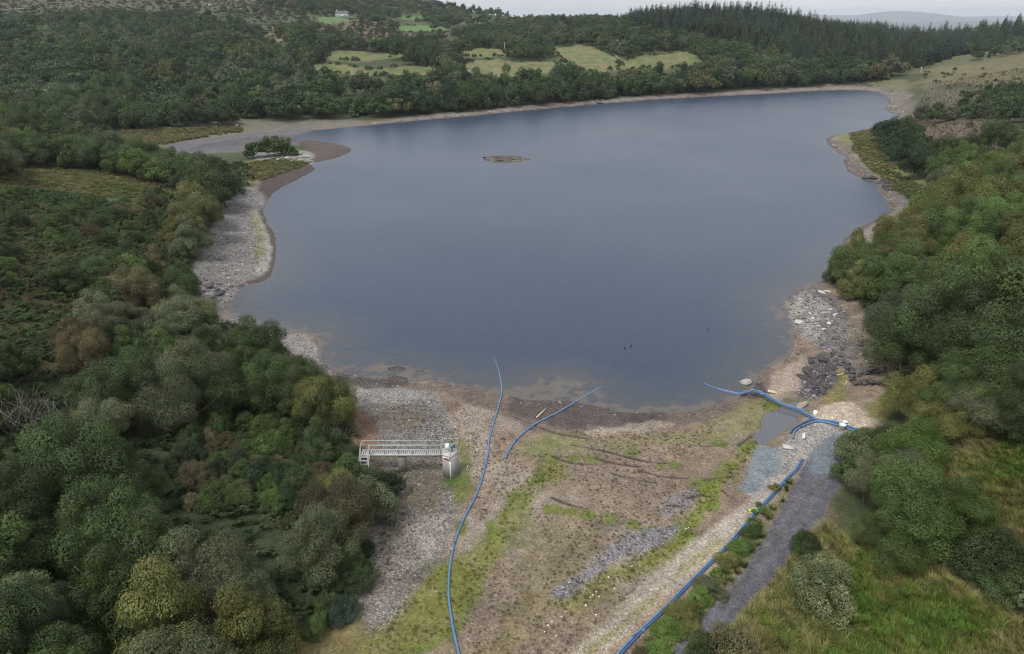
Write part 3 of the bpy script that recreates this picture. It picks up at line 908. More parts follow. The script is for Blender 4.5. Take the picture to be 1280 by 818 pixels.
def leaf_quads(p, nrm, axis, L, Wd, r):
    """little leaf sprays: a bent quad at each p, facing nrm, its long side along axis"""
    n = unit(nrm)
    a = unit(axis - n * (axis * n).sum(1, keepdims=True) + r.normal(size=p.shape) * .05)
    b = np.cross(n, a)
    L, Wd = L[:, None], Wd[:, None]
    v = np.stack([p - a * L * .5, p + b * Wd * .5 + n * L * .08, p + a * L * .5, p - b * Wd * .5 + n * L * .08], 1)
    return v.reshape(-1, 3), np.arange(len(p) * 4).reshape(-1, 4)


def crown_mesh(name, seed, n_cl, n_leaf, leaf, shape='dome', up=.3, mat_=None, spk=.24):
    """a crown 1 unit high standing on z = 0: uneven clumps of small leaf sprays with gaps between them"""
    r = np.random.default_rng(seed)
    cl, cr = [], []
    ph = r.uniform(0, 6.283, 3)
    for i in range(n_cl):
        for _ in range(60):
            d = r.normal(size=3)
            d /= np.linalg.norm(d)
            if shape == 'dome':
                if d[2] < -.55:
                    continue
                c = np.array([d[0] * .40, d[1] * .40, .55 + d[2] * (.32 if d[2] > 0 else .30)])
                rad = r.uniform(.11, .25)
            elif shape == 'tall':
                z = r.uniform(.2, .95)
                w = .30 * math.sin(math.pi * min(1, (z + .12) ** .8)) + .05
                c = np.array([d[0] * w, d[1] * w, z - .05])
                rad = r.uniform(.10, .17)
            elif shape == 'bush':
                if d[2] < -.1:
                    continue
                c = np.array([d[0] * .50, d[1] * .50, .14 + abs(d[2]) * .66])
                rad = r.uniform(.14, .24)
            else:  # wide and low
                if d[2] < -.2:
                    continue
                c = np.array([d[0] * .62, d[1] * .62, .20 + abs(d[2]) * .55])
                rad = r.uniform(.14, .22)
            az = math.atan2(d[1], d[0])
            g = 1 + .20 * math.sin(2 * az + ph[0]) + .14 * math.sin(3 * az + ph[1])     # no crown is round
            c = c * np.array([g, g, 1 + .10 * math.sin(az + ph[2])]) * (1 + r.uniform(-.14, .14, 3))
            if all(np.linalg.norm(c - q) > .60 * (rad + s) for q, s in zip(cl, cr)):
                break
        cl.append(c)
        cr.append(rad)
    cl, cr = np.array(cl), np.array(cr)
    w = cr ** 2
    k = r.choice(n_cl, size=int(n_leaf * 1.9), p=w / w.sum())
    d = unit(r.normal(size=(len(k), 3)))
    rad = cr[k] * np.clip(r.normal(.90, .12, len(k)), .35, 1.22)
    # small lobes on each clump
    lob = 1 + .22 * np.sin(d[:, 0] * 7 + k * 1.7) * np.sin(d[:, 1] * 6 + k * 2.3) * np.sin(d[:, 2] * 5 + k)
    p = cl[k] + d * (rad * lob)[:, None]
    keep = np.ones(len(p), bool)
    for i in range(n_cl):   # nothing deep inside a neighbouring clump, it would never show
        keep &= ~((np.linalg.norm(p - cl[i], axis=1) < cr[i] * .62) & (k != i))
    keep &= (p[:, 2] > .01) & ((d[:, 2] > -.55) | (r.random(len(p)) < .4))
    p, d, k = p[keep][:n_leaf], d[keep][:n_leaf], k[keep][:n_leaf]
    nrm = d * 1.15 + r.normal(size=p.shape) * .36 + np.array([0, 0, .32])
    ax = d * .8 + r.normal(size=p.shape) * .5 + np.array([0, 0, up * 2])
    L = leaf * r.uniform(.8, 1.6, len(p))
    v, q = leaf_quads(p, nrm, ax, L, L * r.uniform(.45, .75, len(p)), r)
    clv = r.uniform(.78, 1.25, n_cl)
    lv = clv[k] * r.uniform(1 - spk, 1 + spk, len(p))
    return mesh_from(name, v, q, [mat_ or M_LEAF], lv)


def tube(path, rad, sides=6, cap=True):
    path = np.asarray(path, float)
    rad = np.broadcast_to(np.asarray(rad, float), (len(path),))
    t = np.gradient(path, axis=0)
    t = unit(t)
    ref = np.array([0, 0, 1.0]) if abs(t[:, 2]).mean() < .8 else np.array([1.0, 0, 0])
    n1_ = unit(np.cross(t, ref))
    n2_ = np.cross(t, n1_)
    an = np.linspace(0, 2 * math.pi, sides, endpoint=False)
    v = path[:, None, :] + rad[:, None, None] * (np.cos(an)[None, :, None] * n1_[:, None, :] + np.sin(an)[None, :, None] * n2_[:, None, :])
    m = len(path)
    i, j = np.meshgrid(np.arange(m - 1), np.arange(sides), indexing='ij')
    a, b = i * sides + j, i * sides + (j + 1) % sides
    q = np.stack([a, b, b + sides, a + sides], -1).reshape(-1, 4)
    v = v.reshape(-1, 3)
    if cap:   # flat ends, each a fan folded into quads around a centre vertex
        c0, c1 = len(v), len(v) + 1
        v = np.vstack([v, path[:1], path[-1:]])
        e = []
        for k in range(0, sides, 2):
            e.append((c0, (k + 2) % sides, (k + 1) % sides, k))
            o = (m - 1) * sides
            e.append((c1, o + k, o + (k + 1) % sides, o + (k + 2) % sides))
        q = np.vstack([q, e])
    return v, q


class MB:
    """collects pieces that become ONE mesh"""
    def __init__(self):
        self.v, self.q, self.n = [], [], 0

    def add(self, v, q):
        self.v.append(np.asarray(v, float))
        self.q.append(np.asarray(q) + self.n)
        self.n += len(v)
        return self

    def tube(self, path, rad, sides=6):
        return self.add(*tube(path, rad, sides))

    def box(self, c, s, rz=0.0, rot=None, bev=0.0):
        x, y, z = s[0] / 2, s[1] / 2, s[2] / 2
        v = np.array([(sx * x, sy * y, sz * z) for sz in (-1, 1) for sx, sy in ((-1, -1), (1, -1), (1, 1), (-1, 1))], float)
        M = np.array(rot) if rot is not None else np.array(Matrix.Rotation(rz, 3, 'Z'))
        v = v @ M.T + np.array(c)
        return self.add(v, [(3, 2, 1, 0), (4, 5, 6, 7), (0, 1, 5, 4), (1, 2, 6, 5), (2, 3, 7, 6), (3, 0, 4, 7)])

    def prism(self, prof, z0, z1, taper=1.0):
        """vertical prism over a 2-D profile with an even number of corners"""
        p = np.asarray(prof, float)
        c = p.mean(0)
        m = len(p)
        v = np.vstack([np.c_[p, np.full(m, z0)], np.c_[c + (p - c) * taper, np.full(m, z1)]])
        q = [(i, (i + 1) % m, m + (i + 1) % m, m + i) for i in range(m)]
        for i in range(1, m - 2, 2):
            q.append((m, m + i, m + i + 1, m + i + 2))
            q.append((0, i + 2, i + 1, i))
        return self.add(v, q)

    def mesh(self, name, m, smooth=False):
        me = mesh_from(name, np.vstack(self.v), np.vstack(self.q), m if isinstance(m, list) else [m], smooth=smooth)
        return me


def obj(name, me, parent=None, loc=(0, 0, 0)):
    o = bpy.data.objects.new(name, me)
    COL.objects.link(o)
    o.location = loc
    if parent is not None:
        o.parent = parent
    return o


def tag(o, label, cat, group=None):
    o['label'], o['category'], o['kind'] = label, cat, 'thing'
    if group:
        o['group'] = group
    return o


def branch_paths(r, p, d, L, rad, depth, out, spread=.6, nseg=5, kids=(2, 4), upw=.15):
    pts = [np.array(p, float)]
    d = np.array(d, float)
    for i in range(nseg):
        d = d + r.normal(size=3) * .16 + np.array([0, 0, upw])
        d /= np.linalg.norm(d)
        pts.append(pts[-1] + d * L / nseg)
    out.append((np.array(pts), np.linspace(rad, rad * .45, nseg + 1)))
    if depth > 0:
        for _ in range(r.integers(*kids)):
            i = r.integers(2, nseg + 1)
            e = d + r.normal(size=3) * spread
            e /= np.linalg.norm(e)
            branch_paths(r, pts[i], e, L * r.uniform(.5, .75), rad * .5, depth - 1, out, spread, max(3, nseg - 1), kids, upw)


def trunk_mesh(name, seed, h=.62, rad=.022, stems=1):
    r = np.random.default_rng(seed)
    out = []
    for s in range(stems):
        d0 = np.array([r.normal() * .18, r.normal() * .18, 1]) + (r.normal(size=3) * [.45, .45, 0] if stems > 1 else 0)
        branch_paths(r, (0, 0, -.06), d0, h, rad / stems ** .4, 1, out, .7, 6, (4, 7), .12)
    b = MB()
    for p, ra in out:
        b.tube(p, ra, 6 if ra[0] > rad * .6 else 4)
    return b.mesh(name, M_BARK, True)


def bare_mesh(name, seed, stems=5, h=.7, rad=.022, m=None, lean=.5, depth=2):
    r = np.random.default_rng(seed)
    out = []
    for s in range(stems):
        d = np.array([r.normal() * lean, r.normal() * lean, 1])
        branch_paths(r, (r.normal() * .05, r.normal() * .05, -.05), d, h * r.uniform(.7, 1), rad, depth, out, .55, 5, (2, 5), .12)
    b = MB()
    for p, ra in out:
        b.tube(p, ra, 4)
    return b.mesh(name, m or M_DEADWOOD, True)


def conifer_mesh(name, seed, n=900, leaf=.05, width=.20, trunk=True):
    r = np.random.default_rng(seed)
    z = 1 - np.sqrt(r.random(n)) * .93
    z = np.clip(np.round(z * 17 + r.normal(size=n) * .18) / 17, .04, .985)
    th = r.random(n) * 2 * math.pi
    tier = .78 + .3 * np.abs(np.sin(z * 54 + np.floor(th * 1.9) * 1.3))
    rad = width * (1 - z) ** .78 * np.sqrt(r.uniform(.25, 1.0, n)) * tier + .006
    p = np.stack([np.cos(th) * rad, np.sin(th) * rad, z - rad * .35], 1)
    d = np.stack([np.cos(th), np.sin(th), np.zeros(n)], 1)
    nrm = d * .35 + np.array([0, 0, 1.0]) + r.normal(size=(n, 3)) * .35
    ax = d + np.array([0, 0, -.35]) + r.normal(size=(n, 3)) * .3
    L = leaf * r.uniform(.8, 1.6, n) * (.55 + .75 * (1 - z))
    v, q = leaf_quads(p, nrm, ax, L, L * .5, r)
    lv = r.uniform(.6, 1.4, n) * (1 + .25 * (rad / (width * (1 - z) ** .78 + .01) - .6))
    nl = len(q)
    tv, tq = tube([(0, 0, -.05), (0, 0, .4), (0, 0, .97)], [.016, .011, .003], 4)
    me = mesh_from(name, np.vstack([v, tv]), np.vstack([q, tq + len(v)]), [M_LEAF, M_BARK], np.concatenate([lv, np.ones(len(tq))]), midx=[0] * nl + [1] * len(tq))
    return me


# near crowns carry many small sprays, far ones fewer and larger
CROWN_HI = [crown_mesh("broad_crown", 100 + i, 20 + 3 * (i % 3), 42000, .0158, ('dome', 'dome', 'tall', 'dome', 'tall', 'dome')[i], up=(.1, .4, .3, .2, .5, .3)[i]) for i in range(6)]
CROWN_MD = [crown_mesh("broad_crown_mid", 200 + i, 20 + 2 * (i % 3), 11000, .030, ('dome', 'dome', 'tall', 'dome', 'dome')[i], up=.2) for i in range(5)]
CROWN_LO = [crown_mesh("broad_crown_far", 300 + i, 14 + i, 1700, .068, ('dome', 'dome', 'dome', 'tall')[i], up=.1, spk=.18) for i in range(4)]
BUSH_HI = [crown_mesh("bush_crown", 400 + i, 30 + 4 * i, 18000, .030, ('bush', 'bush', 'low', 'bush')[i], up=(.9, .5, .4, 1.2)[i]) for i in range(4)]
BUSH_LO = [crown_mesh("bush_crown_low", 450 + i, 9 + i, 900, .11, ('bush', 'low', 'bush')[i], up=.5) for i in range(3)]
TRUNKS = [trunk_mesh("trunk_and_limbs", 500 + i, .62, .024, 1 + (i % 3 == 2) * 2) for i in range(5)]
STEMS = [trunk_mesh("bush_stems", 520 + i, .45, .018, 4) for i in range(2)]
CON_HI = [conifer_mesh("conifer", 600 + i, 2200, .046, .17 + .03 * i) for i in range(4)]
CON_LO = [conifer_mesh("conifer_far", 620 + i, 650, .075, .18 + .03 * i) for i in range(3)]

# ------------------------------------------------------------------ vegetation: where it grows
KEEP = [  # open ground that nothing tall may stand on or lean over
 [(262,384),(300,404),(372,436),(412,470),(445,503),(452,545),(490,600),(487,625),(460,660),(470,700),(455,760),(400,790),(345,818),(345,840),(800,840),(845,815),(900,755),(950,702),(974,632),(1000,600),(1020,585),
  (1052,600),(1068,548),(1085,520),(1112,502),(1112,470),(1088,440),(1062,400),(1040,365),(1028,350),(1000,358),(980,380),(990,430),(940,480),(640,480),(420,462),(390,420),(285,383)],
 [(1003,600),(1020,585),(1045,600),(1035,640),(1012,680),(985,712),(955,742),(930,765),(900,755),(950,702),(985,632)],
 [(930,770),(960,738),(990,758),(1060,758),(1062,702),(1110,714),(1190,727),(1205,747),(1240,768),(1290,775),(1290,830),(935,830)],
 [(1168,548),(1290,556),(1290,655),(1232,628),(1185,592)],
 [(1040,172),(1092,163),(1098,184),(1120,210),(1140,224),(1172,243),(1178,258),(1110,264),(1060,215)],
 [(140,170),(165,165),(290,157),(480,150),(440,190),(390,210),(340,245),(316,240),(308,200),(230,190),(160,182)],
 [(318,238),(345,300),(340,350),(290,375),(262,384),(240,365),(238,345),(255,305),(268,278),(295,250)],
 [(4,486),(60,478),(96,486),(98,528),(50,538),(4,532)],
 [(30,213),(90,213),(150,221),(205,234),(150,243),(60,233)],
 [(1130,142),(1115,118),(1090,106),(1000,109),(820,120),(640,135),(490,149),(485,156),(640,141),(820,126),(1000,116),(1100,120),(1108,140),(1125,150)]]
CLEAR = [FIELDS[i] for i in range(6)] + FAR_FIELDS


def scatter(poly, spacing, keep=1.0, clear=(), margin=0, shore=2.0, rmax=1400, seed=0, zrange=None):
    """jittered positions whose foot projects into the pixel polygon"""
    r = np.random.default_rng(1000 + seed)
    P = np.array(poly, float)
    g = ground_at(np.clip(P[:, 0], -500, 1800), np.maximum(P[:, 1], 24))
    x0, x1, y0, y1 = g[:, 0].min() - 30, g[:, 0].max() + 30, max(18, g[:, 1].min() - 20), min(rmax, g[:, 1].max() + 60)
    xs, ys = np.arange(x0, x1, spacing), np.arange(y0, y1, spacing * .9)
    X, Y = np.meshgrid(xs, ys)
    X = X + (np.arange(len(ys)) % 2)[:, None] * spacing * .5
    X, Y = (X + r.uniform(-.42, .42, X.shape) * spacing).ravel(), (Y + r.uniform(-.42, .42, Y.shape) * spacing).ravel()
    k = r.random(len(X)) < keep
    X, Y = X[k], Y[k]
    Z = hgt(X, Y)
    u, v, zc = project(X, Y, Z)
    m = in_poly(u, v, P) & (Z > .05) & (shore_d(X, Y) > shore)
    if zrange:
        m &= (Y > zrange[0]) & (Y < zrange[1])
    for c in clear:
        m &= ~in_poly(u, v, np.array(c, float))
    return np.stack([X[m], Y[m], Z[m]], 1)


PLANTS = []   # dict(kind, x, y, z, h, w, tint, where)


def sow(kind, where, poly, spacing, hr, tints, keep=1.0, clear=(), seed=0, shore=2.0, wr=(.9, 1.2), sink=0.0, zrange=None, rmax=1400, patch=0):
    r = np.random.default_rng(3000 + seed)
    pts = scatter(poly, spacing, keep, clear, seed=seed, shore=shore, zrange=zrange, rmax=rmax)
    if patch:
        pts = pts[fbm(pts[:, 0], pts[:, 1], patch, 3, 800 + seed) > -.05]
    if len(pts):   # nor may a crown cover the open ground, the fields or the paths behind it
        hh = np.full(len(pts), (hr[0] + hr[1]) * .5)
        ww = .30 * hh * (wr[0] + wr[1]) * .5
        ok = np.ones(len(pts), bool)
        for P in KEEP + list(clear):
            P = np.array(P, float)
            for (sx, f) in ((0, 0), (0, .5), (-1, .5), (1, .5), (0, .93)):
                uu, vv, _ = project(pts[:, 0] + sx * ww, pts[:, 1], pts[:, 2] + f * hh)
                ok &= ~in_poly(uu, vv, P)
        pts = pts[ok]
    names, wts = list(tints.keys()), np.array(list(tints.values()), float)
    if not len(pts):
        print("nothing sown:", where)
        return
    # tints come in drifts
    tn = fbm(pts[:, 0], pts[:, 1], 28, 3, 900 + seed) * 1.1 + .5 + r.normal(size=len(pts)) * .22
    cum = np.cumsum(wts / wts.sum())
    for p, t in zip(pts, np.clip(tn, 0, .999)):
        h = r.uniform(*hr) * r.choice([1, 1, 1, .8, 1.12])
        PLANTS.append(dict(kind=kind, x=p[0], y=p[1], z=p[2] - sink * h, h=h, w=r.uniform(*wr), tint=names[int(np.searchsorted(cum, t))], where=where))


def plant(kind, u, v, h, w, tint, where, label=None):
    g = ground_at(u, v)[0]
    PLANTS.append(dict(kind=kind, x=g[0], y=g[1], z=g[2], h=h, w=w, tint=tint, where=where, label=label))


MIX_NEAR = {'dark green': 2, 'grey-green': 3.2, 'olive': 1.1, 'brownish': .9, 'green': 1.8, 'yellowish green': .15}
W1 = [(-340,640),(-60,590),(0,590),(60,560),(150,520),(220,470),(270,446),(330,452),(368,480),(405,515),(432,555),(452,600),(452,640),(440,675),(428,700),(400,745),(372,790),(330,840),(320,1000),(-340,1000)]
C1 = [(205,560),(260,535),(330,520),(400,548),(428,585),(420,640),(330,640),(240,640)]
sow('tree', 'left wood', W1, 4.0, (3.8, 7.4), MIX_NEAR, clear=[C1], seed=1, wr=(.85, 1.1), sink=.04)
sow('bush', 'the scrubby hollow in the left wood', C1, 2.0, (1.2, 2.3), {'dark green': 4, 'deep green': 2, 'green': 1.5, 'brownish': .5}, seed=2, wr=(1.0, 1.3))
sow('tree', 'the left slope above the wood', [(-330,480),(-60,470),(40,455),(75,430),(120,395),(190,382),(235,392),(270,420),(262,446),(215,468),(150,515),(60,556),(-60,585),(-330,630)], 4.8, (3.8, 5.6), {'dark green': 2, 'green': 2, 'olive': 1, 'grey-green': 2, 'brownish': 1}, keep=.8, seed=3, sink=.03)
sow('tree', 'the slope behind the stone beach', [(60,372),(110,350),(190,338),(235,352),(225,385),(235,400),(190,392),(110,395)], 4.4, (3.8, 5.4), {'dark green': 2, 'green': 2, 'grey-green': 2, 'brownish': .6}, seed=4, keep=.9)
sow('tree', 'the bracken slope', [(-60,330),(40,345),(110,352),(60,372),(-60,372)], 5.5, (3.0, 4.6), {'dark green': 2, 'green': 2, 'brownish': 1}, seed=205, keep=.6)
sow('bush', 'the bracken slope', [(-60,240),(60,245),(150,262),(230,300),(232,350),(150,372),(60,372),(-60,372)], 3.6, (1.1, 2.4), {'dark green': 2, 'green': 2, 'brownish': 1, 'deep green': 1}, keep=.7, seed=5)
sow('tree', 'the belt beside the stone beach', [(215,228),(262,226),(312,246),(316,262),(292,282),(256,304),(246,330),(225,335),(222,300),(242,268)], 5.0, (5.2, 7.6), {'dark green': 2.5, 'green': 2, 'grey-green': 1, 'olive': .7}, seed=6, shore=4)
sow('tree', 'the row above the grassy clearing', [(-60,206),(0,200),(60,192),(110,198),(160,206),(225,218),(240,240),(190,228),(115,214),(60,209),(30,212),(10,222),(-60,232)], 4.4, (5.5, 8.0), {'olive': 2, 'dark green': 2.5, 'green': 1.5, 'grey-green': 1}, seed=7)
sow('bush', 'the scrub below the grassy clearing', [(110,238),(190,238),(245,262),(235,300),(190,285),(140,262)], 4.6, (1.6, 3.2), {'dark green': 2, 'green': 2, 'olive': 1, 'brownish': .6}, seed=8, keep=.85)
for (u, v, h, w, t) in [(312,198,4.6,1.1,'dark green'),(321,197,5.0,1.1,'dark green'),(334,196,5.2,1.1,'green'),(343,195,5.6,1.0,'olive'),(352,194,5.4,1.0,'green'),(361,194,4.8,1.1,'olive'),(367,195,3.6,1.1,'green'),(347,190,5.8,1.0,'dark green')]:
    plant('tree', u, v, h, w, t, 'the stony spit')
# far left wood, the far bank, the open hill
FARWOOD = [(-260,215),(0,196),(120,176),(170,165),(292,156),(300,150),(345,152),(430,148),(485,148),(560,146),(612,141),(700,134),(780,127),(850,121),(930,114),(1000,108),(1060,104),(1105,101),(1120,95),(1060,92),
           (1000,88),(960,78),(905,74),(884,68),(860,55),(800,46),(720,50),(680,58),(640,52),(590,52),(540,58),(470,60),(410,60),(395,58),(360,40),(330,44),(280,34),(240,24),(150,24),(60,28),(-60,34),(-260,60)]
MIX_FAR = {'dark green': 3.0, 'green': 1.6, 'grey-green': 1.8, 'olive': .9, 'brownish': .3, 'deep green': 1.0}
sow('tree', 'the far left hillside', [(560,146) if p == (560,146) else p for p in FARWOOD if p[0] <= 560], 6.8, (5.0, 10.5), MIX_FAR, clear=CLEAR + [[(320,38),(350,44),(365,53),(335,50)]], seed=10, shore=9, wr=(1.0, 1.25), sink=.05)
BANK2 = [(560,147),(612,142),(700,135),(780,128),(850,122),(930,115),(1000,109),(1060,105),(1105,102),(1118,96),(1060,93),(1000,90),(960,80),(905,76),(884,82),(800,89),(735,92),(705,90),(690,94),(640,97),(585,101),(560,98)]
sow('tree', 'the far bank', BANK2, 6.2, (7.5, 13.0), {'dark green': 3, 'green': 1.8, 'grey-green': 1, 'brownish': .3, 'deep green': 1.4, 'olive': .4}, clear=CLEAR, seed=11, shore=7, wr=(.8, 1.05), sink=.04)
sow('tree', 'the hedges between the far fields', [(560,100),(545,66),(600,50),(680,48),(760,40),(800,42),(870,50),(900,72),(884,76),(870,64),(800,66),(780,76),(760,64),(720,54),(690,58),(690,76),(640,75),(590,74),(575,92)], 6.5, (5.0, 8.0), MIX_FAR, clear=CLEAR, seed=12, wr=(1, 1.2))
sow('tree', 'the hedges between the far fields', [(365,86),(372,78),(400,74),(430,77),(470,77),(515,73),(530,62),(560,66),(580,75),(572,92),(560,86),(530,81),(500,82),(465,85),(430,79),(395,79)], 5.5, (4.0, 6.0), {'dark green': 3, 'deep green': 2, 'green': 1}, clear=CLEAR, seed=13, wr=(1, 1.25))
sow('tree', 'the far skyline', [(560,50),(600,36),(640,30),(700,28),(790,30),(800,46),(720,50),(640,52)], 9, (5, 9), MIX_FAR, seed=14, wr=(.9, 1.2), keep=.8)
sow('tree', 'the distant hill', [(330,-10),(560,-2),(640,20),(640,34),(560,50),(470,30),(400,20),(330,12)], 13, (6, 10), MIX_FAR, clear=CLEAR + FAR_FIELDS, seed=15, wr=(1, 1.3), keep=.85, patch=170, rmax=1300)
sow('tree', 'the heathy shoulder of the far hill', [(230,24),(330,40),(395,56),(470,58),(560,56),(560,46),(470,30),(330,10),(200,4),(-100,4),(-100,40)], 11, (3, 6), {'dark green': 2, 'brownish': 1, 'green': 1}, clear=CLEAR, seed=16, keep=.6, patch=60)
# conifers
CONZ = [(780,34),(800,24),(850,14),(880,6),(960,10),(1010,24),(1060,38),(1130,46),(1190,44),(1262,36),(1300,34),(1300,48),(1240,60),(1195,72),(1150,84),(1120,93),(1060,92),(1010,88),(962,74),(930,60),(880,50),(830,44)]
sow('conifer', 'the conifer hill', CONZ, 6.4, (7, 16), {'deep green': 2, 'dark green': 1.5, 'blue-green': 2.4}, seed=20, wr=(1.0, 1.5), rmax=900)
sow('tree', 'the foot of the conifer hill', [(860,56),(900,60),(950,76),(1000,90),(1060,94),(1110,95),(1100,101),(1000,107),(900,112),(884,84)], 6.5, (6, 9), {'dark green': 2, 'green': 2.5, 'brownish': .3, 'olive': .8}, seed=21, shore=14)
sow('conifer', 'the rusty patch of conifers', [(1000,30),(1040,34),(1058,42),(1020,44),(995,38)], 6, (8, 11), {'rusty': 1, 'brownish': 1}, seed=24)
sow('conifer', 'the far skyline', [(690,36),(740,30),(790,28),(800,40),(740,46),(690,48)], 7, (7, 11), {'deep green': 2, 'blue-green': 1}, seed=22, keep=.7)
sow('tree', 'the right skyline', [(1190,72),(1240,60),(1300,46),(1340,40),(1340,58),(1270,68),(1200,80)], 7, (4, 7), MIX_FAR, seed=23, keep=.7, patch=40)
# right bank
MIX_R = {'dark green': 2.6, 'green': 3.4, 'grey-green': .5, 'bright green': 1.2, 'olive': .15}
RW = [(1038,352),(1062,336),(1085,308),(1112,292),(1150,280),(1190,265),(1235,240),(1300,215),(1400,215),(1400,560),(1300,540),(1240,528),(1185,518),(1135,500),(1118,486),(1116,462),(1108,432),(1080,388),(1055,362)]
sow('tree', 'the right wood', RW, 6.6, (5.2, 9.8), MIX_R, seed=30, shore=1.0, wr=(.9, 1.15), sink=.05)
sow('tree', 'the dark clump on the right point', [(1098,182),(1110,174),(1130,176),(1152,188),(1165,205),(1170,232),(1150,232),(1135,218),(1118,206)], 5.0, (5.5, 8.0), {'dark green': 3, 'deep green': 2, 'green': 1}, seed=31, shore=5)
sow('tree', 'the right hillside', [(1146,130),(1160,112),(1200,106),(1250,114),(1400,120),(1400,160),(1285,160),(1230,152),(1180,142),(1150,142)], 6.0, (3.5, 5.5), {'dark green': 2.5, 'green': 2, 'grey-green': 1, 'brownish': .5}, seed=32, keep=.85, patch=40)
sow('tree', 'the right hillside', [(1140,148),(1180,142),(1240,156),(1400,158),(1400,188),(1280,172),(1220,172),(1165,172)], 6.0, (3.5, 5.5), {'dark green': 2.5, 'green': 2, 'grey-green': 1, 'brownish': .5}, seed=33, keep=.75, patch=30)
sow('tree', 'the right hillside', [(1172,200),(1230,184),(1400,190),(1400,230),(1240,248),(1190,262),(1170,245)], 5.6, (4.5, 6.5), MIX_R, seed=34, keep=.9)
sow('bush', 'the right heath', [(1150,90),(1300,84),(1400,100),(1400,130),(1160,112)], 8, (1.0, 2.6), {'dark green': 2, 'olive': 1, 'brownish': 1}, seed=35, keep=.35)
sow('bush', 'the right heath', [(1130,150),(1300,165),(1300,200),(1160,178)], 6, (.8, 2.0), {'dark green': 2, 'brownish': 2}, seed=36, keep=.4)
sow('tree', 'the clump above the meadow', [(1112,522),(1160,520),(1215,530),(1300,545),(1310,566),(1240,560),(1180,552),(1125,548)], 4.2, (4.0, 5.6), {'green': 2, 'olive': 2, 'grey-green': 2, 'dark green': 1}, seed=37, wr=(1.05, 1.3))
sow('tree', 'the clump beside the dark path', [(1048,612),(1080,598),(1120,592),(1150,600),(1172,640),(1192,680),(1190,712),(1150,716),(1112,708),(1080,694),(1058,664)], 4.0, (3.8, 5.6), {'dark green': 3, 'green': 3, 'grey-green': 1.5, 'bright green': .6}, seed=38, wr=(1.0, 1.2))
sow('bush', 'the thicket at the top of the dark path', [(1082,560),(1105,548),(1150,556),(1165,585),(1130,596),(1085,598),(1062,604),(1068,580)], 2.4, (2.2, 3.4), {'grey-green': 3, 'green': 2, 'dark green': 2}, seed=39, wr=(1.0, 1.25))
sow('bush', 'the grey thicket at the right edge', [(1210,712),(1250,700),(1320,700),(1330,790),(1270,775),(1225,762)], 2.8, (2.8, 4.0), {'grey-green': 4, 'brownish': 1, 'dark green': 1}, seed=40, wr=(1.0, 1.3))
plant('bush', 1024, 748, 3.5, 1.0, 'grey-green', 'the dark path', 'big rounded grey-green bush standing alone in the meadow beside the dark path')
plant('bush', 1004, 690, 1.7, 1.3, 'dark green', 'the dark path', 'low dark green bush tucked behind the big rounded bush by the dark path')
plant('bush', 918, 850, 3.4, 1.1, 'brownish', 'the dark path', 'brownish bush overhanging the near end of the dark path')
plant('bush', 880, 836, 2.2, 1.1, 'dark green', 'the dark path', 'dark green bush half covering the near end of the dark path')
for i, (u, v, h, w, t) in enumerate([(958,640,1.0,1.4,'green'),(975,612,.8,1.5,'olive'),(944,668,1.2,1.3,'dark green'),(930,688,1.3,1.3,'green'),(915,702,1.1,1.4,'olive'),(893,738,1.7,1.1,'grey-green'),(880,752,1.4,1.2,'green'),
                                     (862,775,1.5,1.3,'olive'),(845,792,1.4,1.3,'green'),(806,832,1.4,1.2,'brownish'),(828,822,1.4,1.4,'green'),(950,655,.8,1.5,'bright green'),(905,722,1.0,1.4,'bright green')]):
    plant('bush', u - 7, v, h * .72, w * 1.25, {'dark green': 'green', 'green': 'bright green'}.get(t, t), 'the verge between the blue pipe and the dark path')
for (u, v, h, w, t) in [(438,712,1.9,1.2,'dark green'),(446,735,1.6,1.2,'deep green'),(420,735,1.7,1.2,'dark green'),(430,770,1.5,1.2,'blue-green'),(412,762,1.3,1.2,'dark green'),(395,790,1.2,1.3,'green'),(455,690,1.3,1.2,'deep green')]:
    plant('bush', u, v, h, w, t, 'the cobbles under the left wood')
for (u, v, h, w, t) in [(470,625,3.0,1.1,'deep green'),(452,640,3.8,1.0,'grey-green'),(440,620,3.6,1.0,'dark green'),(476,640,1.6,1.2,'dark green')]:
    plant('bush', u, v, h, w, t, 'the footbridge steps')

for (u, v, h, t) in [(410,574,4.6,'dark green'),(408,532,5.4,'olive'),(380,514,4.6,'grey-green'),(340,480,4.2,'dark green'),(430,648,5.0,'olive'),(418,690,5.2,'brownish'),(404,720,5.0,'grey-green'),(255,426,3.8,'dark green')]:
    plant('tree', u, v, h, 1.05, t, 'the left wood')

_r = np.random.default_rng(91)
for P in FIELDS:   # hedges along the field edges
    g = gpoly(P, 1)
    for a, b in zip(g, np.roll(g, -1, axis=0)):
        for t in np.arange(0, 1, 4.5 / max(np.hypot(*(b - a)), 4.5)):
            if _r.random() < .55:
                q = a + (b - a) * t + _r.normal(size=2) * .8
                PLANTS.append(dict(kind='bush', x=q[0], y=q[1], z=float(hgt(*q)), h=_r.uniform(1.2, 3.0), w=_r.uniform(1.0, 1.6), tint=['dark green', 'deep green', 'green'][_r.integers(3)], where='the far hedges'))

